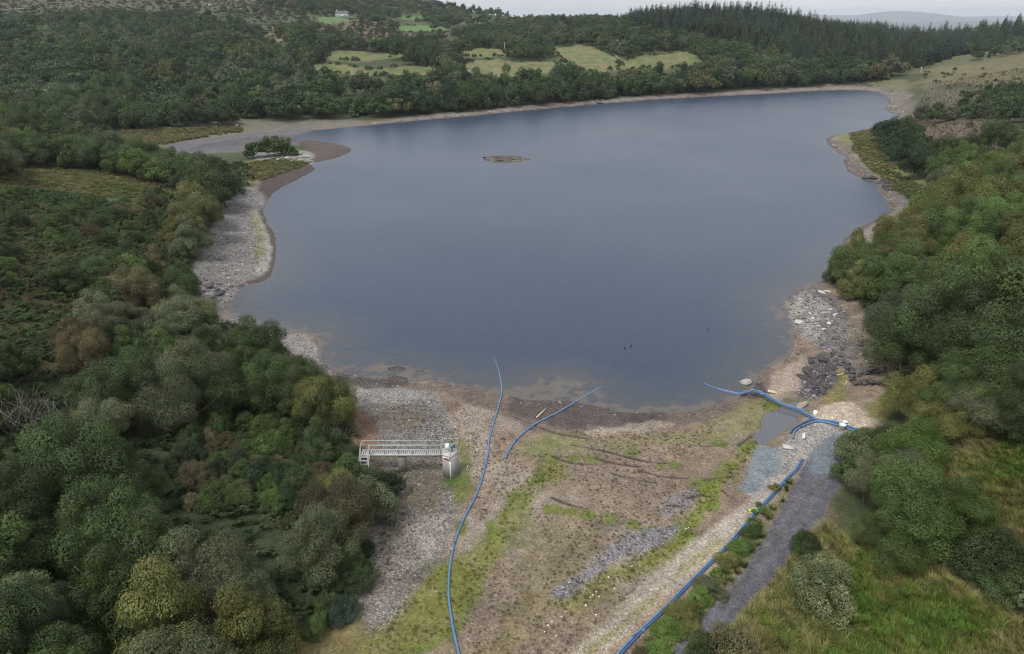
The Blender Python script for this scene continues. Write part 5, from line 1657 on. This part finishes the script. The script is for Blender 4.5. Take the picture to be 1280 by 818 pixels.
sg = obj("sign_board", MB().box((-.31, -.70, TH_ - .17), (.72, .03, .26), rot=Matrix.Rotation(R(-27.6), 3, 'Z')).mesh("sign_board", M_WHITE), tower)
obj("sign_panel", MB().box((-.27, -.745, TH_ - .17), (.46, .02, .16), rot=Matrix.Rotation(R(-27.6), 3, 'Z')).mesh("sign_panel", M_RED), sg)

BL = 7.7
bx0, bx1 = TX - .80 - BL, TX - .80
DZ = TZ + TH_ + .02
bridge = tag(obj("footbridge", None, loc=(bx0, TY, DZ)), "narrow galvanised footbridge with handrails leading to the concrete valve tower", "footbridge")
d = MB()
for x in np.arange(.05, BL, .20):
    d.box((x + .07, .1, 0), (.15, .74, .05))
deck = obj("deck", d.mesh("deck_planks", M_GALV), bridge)
f = MB()
for y in (-.29, .49):
    f.box((BL / 2, y, -.11), (BL, .06, .26))
obj("beam", f.mesh("bridge_beams", M_CONC_PALE), bridge)
for y in (-.30, .50):
    g = MB()
    for x in np.linspace(.9 if y < 0 else .05, BL - .05, 6):
        g.tube([(x, y, -.05), (x, y, 1.0)], .028, 6)
    x0 = .85 if y < 0 else .0
    for z in (1.0, .52):
        g.tube([(x0, y, z), (BL, y, z)], .033, 6)
    obj("handrail", g.mesh("bridge_handrail", M_GALV), bridge)
pz = float(hgt(bx0 + 3.85, TY)) - DZ - .3
obj("pier", MB().prism([(3.5, -.25), (4.2, -.25), (4.2, .42), (3.5, .42)], pz, -.24, .92).mesh("bridge_pier", M_PIER), bridge)
sgd = float(hgt(bx0 + .4, TY - 1.6))
st = MB()
nst = 7
drop = max(DZ - sgd, 1.2)
for k in range(nst):
    st.box((.42, -.42 - k * .26, -.06 - (k + .6) * drop / nst), (.74, .25, .04))
steps = obj("steps", st.mesh("step_treads", M_GALV), bridge)
g = MB()
for x in (.03, .82):
    e = -.42 - nst * .26
    g.tube([(x, -.25, -.05), (x, e, -drop)], .045, 6)
    g.tube([(x, -.27, 1.0), (x, e, -drop + 1.0)], .033, 6)
    g.tube([(x, -.27, .52), (x, e, -drop + .52)], .028, 6)
    g.tube([(x, -.27, -.1), (x, -.27, 1.0)], .03, 6)
    g.tube([(x, e, -drop - .1), (x, e, -drop + 1.0)], .03, 6)
g.tube([(.03, -.27, 1.0), (.03, .5, 1.0)], .033, 6)
obj("stair_rail", g.mesh("stair_rail", M_GALV), bridge)

# --- blue pipes
def pipe(name, px, rad, m, label, group=None, lift=0.0, off=0.0, lake_end=None, zmin=None, sag=True):
    P = gpoly(px, 8, False)
    t = unit(np.gradient(P, axis=0))
    P = P + np.stack([t[:, 1], -t[:, 0]], 1) * off
    z = hgt(P[:, 0], P[:, 1])
    if zmin is not None:
        z = np.maximum(z, zmin)
    k = np.ones(7) / 7
    z = np.convolve(np.pad(z, 3, mode='edge'), k, 'valid')
    wet = shore_d(P[:, 0], P[:, 1]) < .25
    zz = np.where(wet & (z < .06), -.03, z + rad * .8) + lift
    if wet.any():
        # floats with less and less of it showing further out
        s = np.cumsum(np.r_[0, np.hypot(*np.diff(P, axis=0).T)])
        s0 = s[~wet].min() if (~wet).any() else 0
        s1 = s[~wet].max() if (~wet).any() else 0
        dist = np.minimum(np.abs(s - s0), np.abs(s - s1))
        zz = np.where(wet, -rad + np.maximum(.16 * np.exp(-dist / 3.0), .005 * np.exp(-dist / 10.0)) , zz)
        zz = np.convolve(np.pad(zz, 2, mode='edge'), np.ones(5) / 5, 'valid')
    me = MB().tube(np.c_[P, zz], rad, 10).mesh(name, m, True)
    o = obj("water_pipe", me)
    o.data.materials[0] = m
    tag(o, label, "pipe", group)
    s = np.r_[0, np.cumsum(np.hypot(*np.diff(P, axis=0).T))]
    for q in np.arange(5.0 + len(label) % 4, s[-1] - 2, 12.0):      # welded collars along the pipe
        k = int(np.searchsorted(s, q))
        if k < 1 or k >= len(P) - 1 or zz[k] < .02:
            continue
        a_ = np.array([P[k][0], P[k][1], zz[k]])
        t_ = np.array([P[k + 1][0] - P[k - 1][0], P[k + 1][1] - P[k - 1][1], zz[k + 1] - zz[k - 1]])
        t_ /= np.linalg.norm(t_)
        obj("coupling", MB().tube([a_ - t_ * .17, a_ - t_ * .12, a_ + t_ * .12, a_ + t_ * .17], [rad * 1.05, rad * 1.28, rad * 1.28, rad * 1.05], 10).mesh("pipe_coupling", M_PIPE_D if m is M_PIPE else M_PIPE, True), o)
    return o, np.c_[P, zz]


P1 = [(606,426),(617,446),(624,466),(627,491),(621,516),(612,547),(610,566),(604,594),(595,620),(580,649),(569,677),(563,705),(560.6,733),(562,758),(567,789),(573,816),(582,850)]
p1, pp1 = pipe("pipe_left", P1, .098, M_PIPE, "single long blue pipe curving from the lake to the bottom edge, left of centre")
pipe("pipe_short", [(752,483),(738,491),(724,500),(699,515.6),(671,530),(652,544),(639,559),(631.6,574)], .112, M_PIPE, "blue pipe arching from the water's edge and ending open on the stony bed")
PA = [(880,480),(897,486),(924,493),(949,497),(974,508),(999,519),(1020.6,526),(1039,528),(1055,533),(1075,540.5)]
GP = "bundled blue pipes crossing the channel"
zc_ = POOL_Z + .35
pipe("pipe_a", PA, .10, M_PIPE, "uppermost of the blue pipes crossing the channel beside the sand heap", GP, off=-.12, zmin=zc_, lift=.05)
pipe("pipe_b", PA[1:], .10, M_PIPE_D, "darker lower blue pipe crossing the channel beside the sand heap", GP, off=.18, zmin=zc_)
pipe("pipe_c", [(1075,543),(1055,536),(1039,531),(1022,528),(1010,531),(999,536),(993,541),(991,549)], .10, M_PIPE, "blue pipe bending off the bundle and ending on the stony ground near the grey slab", GP, lift=.06)
pipe("pipe_d", [(1030,528),(1018,526),(1008,528.5),(998,533.5),(991,538),(987.5,543)], .10, M_PIPE_D, "short dark blue pipe bent off the bundle, its end left of its paler twin", GP, lift=.1)
P4 = [(1003,575),(995,588),(983,600),(965,620),(945,642),(925,665),(905,688),(880,712),(855,737),(830,763),(803,788),(780,812),(765,830)]
_, pp4 = pipe("pipe_e", P4, .088, M_PIPE, "left one of the two strapped blue pipes running beside the pale track", "twin pipes beside the track", off=.10)
pipe("pipe_f", P4, .088, M_PIPE_D, "right one of the two strapped blue pipes, on the verge side of the track", "twin pipes beside the track", off=-.10)
k = int(np.argmin(np.hypot(*(project(pp4[:, 0], pp4[:, 1], pp4[:, 2])[i] - c for i, c in ((0, 943), (1, 641))))))
tdir = pp4[k + 1] - pp4[k - 1]
ta = math.atan2(tdir[1], tdir[0])
sb = MB()
for t in (-.16, .16):
    ring = []
    for a_ in np.linspace(0, 2 * math.pi, 13):
        ring.append((t, .30 * math.cos(a_), .05 + .18 * math.sin(a_)))
    sb.tube(ring, .05, 6)
sb.box((0, .1, .24), (.42, .30, .05)).box((.05, -.32, .05), (.30, .22, .05), rz=.4)
s_ = obj("pipe_strap", sb.mesh("pipe_strap", M_STRAP), loc=tuple(pp4[k] + np.array([-.12 * math.sin(ta) * -1, -.12 * math.cos(ta), 0])))
s_.rotation_euler = (0, 0, ta)
tag(s_, "lime green strap wrapped round the two blue pipes beside the track", "strap")

# --- small things on the bed
def at(u, v):
    return tuple(float(q) for q in ground_at(u, v)[0])


def lathe(prof, sides=14):
    v, q = [], []
    for r_, z in prof:
        for k in range(sides):
            a_ = 2 * math.pi * k / sides
            v.append((r_ * math.cos(a_), r_ * math.sin(a_), z))
    for i in range(len(prof) - 1):
        for k in range(sides):
            q.append((i * sides + k, i * sides + (k + 1) % sides, (i + 1) * sides + (k + 1) % sides, (i + 1) * sides + k))
    return np.array(v), np.array(q)


tub = tag(obj("plastic_tub", None, loc=at(1052, 537)), "off-white plastic tub standing under the blue pipes by the dark path", "tub")
obj("body", MB().add(*lathe([(.001, .02), (.27, .02), (.34, .58), (.36, .60), (.36, .63), (.31, .63), (.26, .08), (.001, .08)])).mesh("tub_body", M_BUCKET, True), tub)
obj("handle", MB().tube([(.35 * math.cos(t), -.1 - .12 * math.sin(t), .60 - .12 * math.sin(t)) for t in np.linspace(0, math.pi, 9)], .014, 6).mesh("tub_handle", M_GALV, True), tub)
bx = at(1056.5, 530)
crate = tag(obj("plastic_sheet", MB().box((0, 0, .3), (.62, .42, .05), rot=Euler((.2, .1, .3)).to_matrix()).box((0, .05, .14), (.5, .3, .28), rz=.3).mesh("white_block", M_WHITE), loc=bx), "white plastic block lying behind the blue pipes above the tub", "block")
drum = tag(obj("plastic_drum", None, loc=at(1018.5, 519)), "small upright white drum on the sand heap above the blue pipes", "drum")
obj("body", MB().add(*lathe([(.001, 0), (.20, 0), (.22, .05), (.22, .25), (.23, .27), (.22, .29), (.22, .50), (.19, .55), (.001, .55)])).mesh("drum_body", M_WHITE, True), drum)
obj("lid", MB().add(*lathe([(.12, .552), (.12, .60), (.10, .62), (.001, .62)], 10)).mesh("drum_lid", M_BUCKET, True), drum)
slab = tag(obj("concrete_slab", MB().box((0, 0, .12), (1.05, .72, .16), rz=-.25).box((0, 0, .02), (.9, .6, .06), rz=-.25).mesh("slab", M_CONC_PALE), loc=at(985, 560)), "flat grey concrete slab lying on gravel below the pipe ends", "slab")
mk = tag(obj("sandbag", None, loc=at(1004, 549)), "slim white bag standing upright on the gravel beside the pipe ends", "bag")
obj("body", MB().add(*lathe([(.001, 0), (.13, .01), (.17, .2), (.16, .42), (.10, .62), (.04, .72), (.001, .73)])).mesh("bag_body", M_WHITE, True), mk)
obj("tie", MB().add(*lathe([(.085, .655), (.085, .69)], 10)).mesh("bag_tie", M_GALV), mk)
b = MB()
for i in range(4):
    b.box((0, -.24 + .16 * i, .13), (1.15, .13, .03))
for x in (-.5, .5):
    b.box((x, 0, .06), (.1, .66, .10))
pal = tag(obj("pallet", b.mesh("pallet", M_TIMBER), loc=at(966, 491)), "pale wooden pallet lying on the mud where the pipes leave the lake", "pallet")
pal.rotation_euler = (0, .04, -.45)


def lying(u0, v0, u1, v1, rad, m, name, label, cat, sides=6):
    a_, b_ = ground_at(u0, v0)[0], ground_at(u1, v1)[0]
    c = (a_ + b_) / 2
    pa, pb = a_ - c, b_ - c
    o = obj(name, MB().tube([pa + [0, 0, rad], (0, 0, rad * 1.15), pb + [0, 0, rad * 1.3]], [rad, rad, rad * .9], sides).mesh(name, m, sides > 4), loc=tuple(c))
    return tag(o, label, cat)


lying(670.6, 523, 682.5, 512, .10, M_TIMBER, "timber_post", "pale square timber lying on dark mud above the short blue pipe", "timber", 4)
lying(983, 515, 992.5, 523.5, .07, M_SLATE, "black_pole", "black pole lying across the water channel under the blue pipes", "pole")
lying(1046, 470, 1055, 468, .09, M_TIMBER, "plank", "pale plank lying on the mossy hollow beside dark rubble", "plank", 4)


def stake(u, v, h, label, m=M_POLE, rad=.035, lean=.06):
    o = obj("wooden_stake", MB().tube([(0, 0, -.15), (lean * .5, 0, h * .5), (lean, .02, h)], [rad, rad, rad * .8], 6).mesh("stake", m, True), loc=at(u, v))
    return tag(o, label, "stake")


stake(729, 747, .95, "thin grey stake beside scattered white stones in the damp moss")
stake(770, 718, .85, "thin grey stake above the pale track, near the grey driftwood")
stake(1056, 484, .9, "bleached stake standing in the mossy hollow beside dark rubble", M_TIMBER, .06)
stake(1121, 489, 1.3, "grey stake by the ruined walls at the wood's edge", M_POLE, .06)
stake(1111, 490, .9, "short grey stake at the end of the lower ruined wall", M_POLE, .06)
stake(582, 590, .75, "pale stake leaning in bright grass right of the valve tower", M_TIMBER, .045, .25)


def driftwood(u, v, seed, h, label, name="driftwood", cat="driftwood", flat=.4):
    o = obj(name, bare_mesh("driftwood", seed, 2, .8, .03, M_DEADWOOD, 1.6, 1), loc=at(u, v))
    o.scale = (h, h, h * flat)
    return tag(o, label, cat)


driftwood(785, 703, 31, 1.3, "grey forked driftwood on the moss strip above the pale track")
driftwood(935, 534, 32, 1.6, "bleached branch lying on tufted ground left of the channel")
driftwood(945, 545, 33, 1.0, "small bleached branch at the head of the bright moss strip")
driftwood(1078, 192, 34, 5.0, "pale fallen branch on the brown shore of the right point")

# boulders one can point at
def boulder(u, v, s, col, label, group=None, w=1.3, seed=0, name="boulder"):
    r = np.random.default_rng(8000 + seed + int(u * 7 + v * 13))
    o = obj(name, ROCKS[r.integers(4)])
    x, y, z = at(u, v)
    o.location = (x, y, z + s * .08)
    o.rotation_euler = (r.normal() * .15, r.normal() * .15, r.uniform(0, 6.28))
    o.scale = (s * w, s * r.uniform(.8, 1.15), s)
    o.color = (*[float(q) for q in np.array(col) * r.uniform(.88, 1.12)], 1)
    return tag(o, label, "boulder", group)


boulder(932, 479, 1.3, (.26, .24, .22), "grey boulder in shallow water just off the mud shore, near the pipes", w=1.2)
boulder(1001, 509, 1.3, (.24, .185, .16), "smooth pinkish boulder at the head of the water channel", w=2.0)
boulder(296, 157, 1.6, (.70, .70, .68), "small bright white boulder on the dried bay's far shore")
boulder(999, 404, 1.5, (.42, .42, .42), "big pale boulder at the water's edge of the right point", w=1.2)
for i, (u, v, s, w) in enumerate([(1027,366,.9,2.2),(1034,365,1.0,1.5),(1000,374,.6,1.4),(1038,387,.6,1.5),(1044,394,.8,1.2),(1016,398,.5,1.4),(1012,392,.6,1.2),(1036,405,.7,1.3),(1024,408,.5,1.3),(1008,385,.5,1.3),(1018,378,.5,1.3),(1030,412,.6,1.4)]):
    boulder(u, v, s * .85, (.42, .41, .39), f"{['long', 'blocky', 'small', 'flat', 'bright', 'little', 'angular', 'pale', 'low', 'chalky', 'round', 'narrow'][i]} white boulder on the grey rubble of the right point", "white boulders on the right point", w, i)
for i, (u, v, s) in enumerate([(760.4,722,.32),(732,757,.28),(741,744,.26),(745,740,.22),(738,747,.24),(749,746,.22),(702,771,.26),(685,782,.26),(690,777,.2),(745,769,.26),(858,661,.28),(861,660,.22),(596,562,.30),(790,708,.24),(768,736,.22),(695,795,.22),(681,790,.2),(707,765,.22),(564,686,.25),(713,758,.18),(772,727,.18),(800,708,.2)]):
    wh = ["above the track's end", "beside the lower stake", "of the cluster by the stake", "topmost of the cluster by the stake", "lowest of the cluster by the stake", "rightmost of the cluster by the stake", "on brown turf below the cluster", "at the bottom of the brown turf", "above the bottom turf pebbles",
          "at the track's left edge", "on the moss strip's upper half", "beside its twin on the upper moss strip", "between the tower and the left pipe", "right of the driftwood", "left of the upper stake", "near the bottom edge of the turf", "at the lowest corner of the turf", "just below the stone cluster", "touching the long blue pipe", "between the turf pebbles and the cluster", "below the upper stake", "above the track, right of the driftwood"][i]
    boulder(u, v, s * .55, (.55, .54, .51), f"small white stone {wh}", "white stones on the bed", 1.3, 40 + i, "stone")
rr_ = np.random.default_rng(5)
SIDES = ["lake side", "inland side", "top", "foot"]
for (cx, cy_, n, su, sv, s0, s1, col, phrase, grp) in [(1022, 470, 26, 22, 24, .45, 1.1, (.060, .056, .058), "the dark rubble heap", "dark boulders of the rubble heap"),
                                                   (1052, 446, 16, 34, 26, .5, 1.0, (.085, .080, .078), "the dark scree above the mossy hollow", "dark boulders of the scree"),
                                                   (1092, 238, 12, 22, 18, 1.0, 2.2, (.060, .055, .055), "the dark rocky edge of the right point", "dark rocks of the right point"),
                                                   (366, 197, 14, 26, 6, 1.0, 2.0, (.26, .25, .235), "the grey rocks on the spit", "grey rocks of the spit"),
                                                   (262, 364, 12, 26, 10, .6, 1.4, (.075, .072, .072), "the dark stones of the left beach", "dark stones of the left beach")]:
    L = []
    for i in range(n):
        for _ in range(40):
            u, v = cx + rr_.uniform(-1, 1) * su, cy_ + rr_.uniform(-1, 1) * sv
            g_ = at(u, v)
            if ((u - cx) / su) ** 2 + ((v - cy_) / sv) ** 2 < 1 and g_[2] > .05 and shore_d(np.array([g_[0]]), np.array([g_[1]]))[0] > .6 and all(abs(u - q[0]) + abs(v - q[1]) > 3.2 for q in L):
                break
        L.append((u, v, rr_.uniform(s0, s1)))
    L.sort()
    ordn = ["leftmost", "second", "third", "fourth", "fifth", "sixth", "seventh", "eighth", "ninth", "tenth", "eleventh", "twelfth", "thirteenth", "fourteenth", "fifteenth", "sixteenth", "seventeenth", "eighteenth", "nineteenth", "twentieth", "twenty-first", "twenty-second", "twenty-third", "twenty-fourth", "twenty-fifth", "rightmost"]
    for i, (u, v, s) in enumerate(L):
        boulder(u, v, s, col, f"{ordn[i]} boulder from the left in {phrase}", grp, 1.4, 100 + i)
ISL = [(606,197,1.1),(611,201,1.4),(622,197.5,1.8),(628,198,2.2),(634,198,1.8),(625,201,1.8),(632,203,1.2),(641,200,1.2),(648,200.5,1.2),(660,199.6,1.6)]
for i, (u, v, s) in enumerate(ISL):
    x, y = on_plane(u, v)
    o = boulder(u, v, s, (.085, .070, .062), f"{ordn[i] if i < 9 else 'rightmost'} low dark rock from the left on the lake islet", "rocks of the lake islet", 2.0, 300 + i)
    o.scale[2] = s * .35
    o.location = (float(x), float(y), max(float(hgt(x, y)), 0) + .02)


def dry_wall(name, path_px, h, w, s, label, col=(.085, .080, .080), gap=.25):
    P = gpoly(path_px, 6, False)
    L = np.r_[0, np.cumsum(np.hypot(*np.diff(P, axis=0).T))]
    r = np.random.default_rng(len(name) + abs(int(path_px[0][0])))
    o = P[0]
    verts, quads, n = [], [], 0
    base = [np.array([v.co[:] for v in m.vertices]) for m in ROCKS_I]
    faces = [np.array([p.vertices[:] for p in m.polygons]) for m in ROCKS_I]
    z0 = float(hgt(*P[0]))
    for d_ in np.arange(0, L[-1], s * .75):
        x, y = np.interp(d_, L, P[:, 0]), np.interp(d_, L, P[:, 1])
        top = h * (1 - gap * r.random()) * (.6 + .4 * math.sin(d_ * .9) ** 2)
        for z in np.arange(0, max(top, s * .5), s * .55):
            k = r.integers(4)
            sc_ = s * r.uniform(.8, 1.3)
            a_ = r.uniform(0, 6.28)
            M = np.array(Euler((r.normal() * .3, r.normal() * .3, a_)).to_matrix())
            v = base[k] @ M.T * [sc_ * 1.3, sc_, sc_] + [x - o[0] + r.normal() * w * .3, y - o[1] + r.normal() * w * .3, float(hgt(x, y)) - z0 + z + s * .2]
            verts.append(v)
            quads.append(faces[k] + n)
            n += len(v)
    me = mesh_from(name, np.vstack(verts), np.vstack(quads), [M_ROCK], k=3)
    ob = obj(name, me, loc=(float(o[0]), float(o[1]), z0))
    ob.color = (*col, 1)
    return tag(ob, label, "wall")


dry_wall("ruined_wall", [(1074,470),(1090,467),(1108,466)], .9, .5, .45, "upper of two ruined dark stone walls at the edge of the right wood")
dry_wall("ruined_wall", [(1068,483),(1085,481),(1112,484)], .9, .5, .45, "lower of two ruined dark stone walls at the edge of the right wood")
dry_wall("ruined_wall", [(1054,452),(1062,464),(1066,478)], .8, .5, .5, "short tumbled stone wall running up from the mossy hollow", gap=.5)
dry_wall("field_wall", [(-20,14),(40,13),(90,10),(125,8)], 1.3, .7, 1.2, "long pale stone wall on the hill in the top left corner", (.26, .25, .23))
dry_wall("field_wall", [(760,64),(771,72),(777,79)], 1.0, .6, 1.0, "dark field wall between the two steep green fields", (.20, .19, .18))

# the bleached trees and the bent bare trunk
for i, (u, v, h, lab) in enumerate([(18,546,3.5,"leftmost bleached dead tree rising out of the left wood"), (46,548,4.4,"tallest bleached dead tree, in the middle of the dead clump"), (72,540,3.4,"bleached dead tree right of the tallest dead one in the left wood"), (92,534,2.6,"smallest bleached dead tree at the right end of the dead clump")]):
    root = tag(obj("dead_tree", None, loc=at(u, v)), lab, "dead tree", "bleached dead trees")
    root.scale = (h, h, h)
    obj("trunk", bare_mesh("dead_trunk", 40 + i, 6, .85, .017, M_DEADWOOD, .28, 2), root)
bt = at(1176, 713)
m_ = MB().tube([(0, 0, -.1), (.12, 0, .55), (.35, .02, 1.15), (.8, .05, 1.5), (1.35, .05, 1.35), (1.9, 0, .95), (2.3, -.1, .85)], [.11, .10, .09, .08, .07, .05, .03], 7)
m_.tube([(.8, .05, 1.5), (.6, .1, 1.75), (.2, .2, 1.9)], [.05, .04, .02], 5).tube([(.55, .03, 1.35), (.2, 0, 1.5), (-.2, 0, 1.45)], [.05, .035, .02], 5).tube([(1.55, -.3, -.1), (1.6, -.3, .9)], [.06, .045], 5)
bent = tag(obj("dead_tree", None, loc=bt), "bent bare grey trunk arching out of the thicket above the rough meadow", "dead tree")
obj("trunk", m_.mesh("bent_trunk", M_DEADWOOD, True), bent)

# poles, house, sheep, jetty and birds far off
def utility_pole(u, v, h, label):
    x, y, z = at(u, v)
    o = tag(obj("utility_pole", None, loc=(x, y, z)), label, "utility pole", "utility poles")
    obj("post", MB().tube([(0, 0, -.5), (0, 0, h)], [.24, .17], 8).mesh("pole_post", M_POLE, True), o)
    obj("crossarm", MB().box((0, 0, h - .5), (1.9, .16, .16)).mesh("pole_crossarm", M_POLE), o)
    ins = MB()
    for q in (-.8, 0, .8):
        ins.tube([(q, 0, h - .42), (q, 0, h - .15)], .08, 6)
    obj("insulator", ins.mesh("pole_insulators", M_SLATE), o)


for (u, v, h, l) in [(119,9,8,"utility pole on the heath near the top left corner"),(233,21,8,"utility pole on the brown shoulder above the left wood"),(343,50,9,"utility pole standing among trees left of the green fields"),(502,68,8,"utility pole behind the middle green strip"),(630.5,70,8.5,"utility pole in the small field above the hedge"),
                     (770.6,66,8.5,"utility pole right of the steep green field"),(882.7,76,8.5,"utility pole at the right end of the long green field"),(1150,93,4.5,"short pale pole at the foot of the tan heath"),(1016,82,6.5,"pale pole at the foot of the conifer hill")]:
    utility_pole(u, v, h, l)
hx = at(428, 22)
house = tag(obj("house", None, loc=(hx[0], hx[1], hx[2] - .3)), "tiny white farmhouse beyond the brown heath near the top edge", "house")
wl_m = MB().box((0, 0, 1.8), (12, 6.5, 3.6))
obj("wall", wl_m.mesh("house_walls", M_RENDER), house)
rv = [(-6.2, -3.5, 3.5), (6.2, -3.5, 3.5), (6.2, 3.5, 3.5), (-6.2, 3.5, 3.5), (-6.2, 0, 6.3), (6.2, 0, 6.3)]
me = bpy.data.meshes.new("house_roof")
me.from_pydata(rv, [], [(0, 1, 5, 4), (2, 3, 4, 5), (3, 0, 4), (1, 2, 5), (3, 2, 1, 0)])
me.materials.append(M_SLATE)
roof = obj("roof", me, house)
obj("chimney", MB().box((-4.8, 0, 6.4), (1.0, .8, 1.6)).mesh("chimney", M_RENDER), roof)
for x in (-4, -1.5, 3.6):
    wn_ = obj("window", MB().box((x, -3.27, 2.0), (1.2, .08, 1.3)).mesh("window_frame", M_SLATE), house)
obj("door", MB().box((1.2, -3.27, 1.1), (1.0, .08, 2.1)).mesh("house_door", M_GREEN), house)


def skin_body(name, verts, edges, radii, m, sub=1):
    me = bpy.data.meshes.new(name)
    me.from_pydata(verts, edges, [])
    o = bpy.data.objects.new(name, me)
    COL.objects.link(o)
    o.modifiers.new("skin", 'SKIN')
    for i, rd in enumerate(radii):
        me.skin_vertices[0].data[i].radius = (rd, rd) if not isinstance(rd, tuple) else rd
    me.skin_vertices[0].data[0].use_root = True
    sd_ = o.modifiers.new("smooth", 'SUBSURF')
    sd_.levels = sd_.render_levels = sub
    me.materials.append(m)
    return o


def sheep(u, v, rz, label):
    V = [(0, 0, .68), (.42, 0, .72), (.62, 0, .88), (.78, 0, .98), (.95, 0, .88), (-.42, 0, .68),
         (.36, .17, .36), (.36, .17, .0), (.36, -.17, .36), (.36, -.17, .0), (-.42, .17, .42), (-.48, .17, .22), (-.43, .17, 0), (-.42, -.17, .42), (-.48, -.17, .22), (-.43, -.17, 0), (-.58, 0, .62)]
    E = [(0, 1), (1, 2), (2, 3), (3, 4), (0, 5), (1, 6), (6, 7), (1, 8), (8, 9), (5, 10), (10, 11), (11, 12), (5, 13), (13, 14), (14, 15), (5, 16)]
    Rr = [.33, .29, .17, .13, .07, .28, .08, .05, .08, .05, .10, .06, .05, .10, .06, .05, .06]
    o = skin_body("sheep", V, E, Rr, M_WOOL)
    o.location = at(u, v)
    o.rotation_euler = (0, 0, rz)
    return tag(o, label, "sheep")


sheep(586.5, 90, 2.6, "white sheep grazing at the left end of the pale middle field")


def bird(u, v, rz, label, s=.75):
    x, y = on_plane(u, v)
    V = [(0, 0, .06), (.20, 0, .07), (.30, 0, .14), (.33, 0, .30), (.36, 0, .40), (.50, 0, .39), (-.24, 0, .08), (-.42, 0, .10)]
    E = [(0, 1), (1, 2), (2, 3), (3, 4), (4, 5), (0, 6), (6, 7)]
    o = skin_body("water_bird", V, E, [.13, .11, .06, .045, .055, .014, .10, .03], M_DARK, 2)
    o.location = (float(x), float(y), .0)
    o.rotation_euler = (0, 0, rz)
    o.scale = (s, s, s)
    return tag(o, label, "bird", "birds on the lake")


bird(781.2, 436, 2.0, "left one of two dark birds floating close together on the lake")
bird(788.2, 433.5, 1.0, "right one of two dark birds floating close together on the lake")
bird(884.5, 413, 1.4, "dark bird floating alone on the lake toward the right shore")
jx = at(749, 129)
j = tag(obj("jetty", None, loc=jx), "small dark jetty with two grey posts on the far shore below the steep field", "jetty")
d = MB()
for i in range(8):
    d.box((-1.6 + i * .46, -1.0, 1.0), (.42, 3.4, .12))
obj("deck", d.mesh("jetty_deck", M_SLATE), j)
for x in (-1.5, 1.5):
    obj("post", MB().tube([(x, -2.5, -1.0), (x, -2.5, 2.2)], .12, 8).mesh("jetty_post", M_POLE, True), j)
    obj("pile", MB().tube([(x, .5, -1.0), (x, .5, .94)], .16, 8).mesh("jetty_pile", M_SLATE, True), j)

for i, (u, v, s) in enumerate([(10,10,2.6),(98,7,2.2),(150,6,2.4),(178,8,2.0),(262,7,3.0),(300,12,2.2),(452,36,2.6),(470,30,3.2),(476,33,3.0),(482,36,2.4),(440,46,2.0),(468,50,2.6),(487,47,1.8),(520,48,2.0)]):
    boulder(u, v, s, (.34, .33, .31) if i % 3 else (.20, .195, .19), f"{['leftmost', 'second', 'third', 'fourth', 'fifth', 'sixth', 'seventh', 'eighth', 'ninth', 'tenth', 'eleventh', 'twelfth', 'thirteenth', 'last'][i]} rock along the heath under the top edge, counted from the corner", "rocks on the far heath", 1.5, 500 + i, "rock")
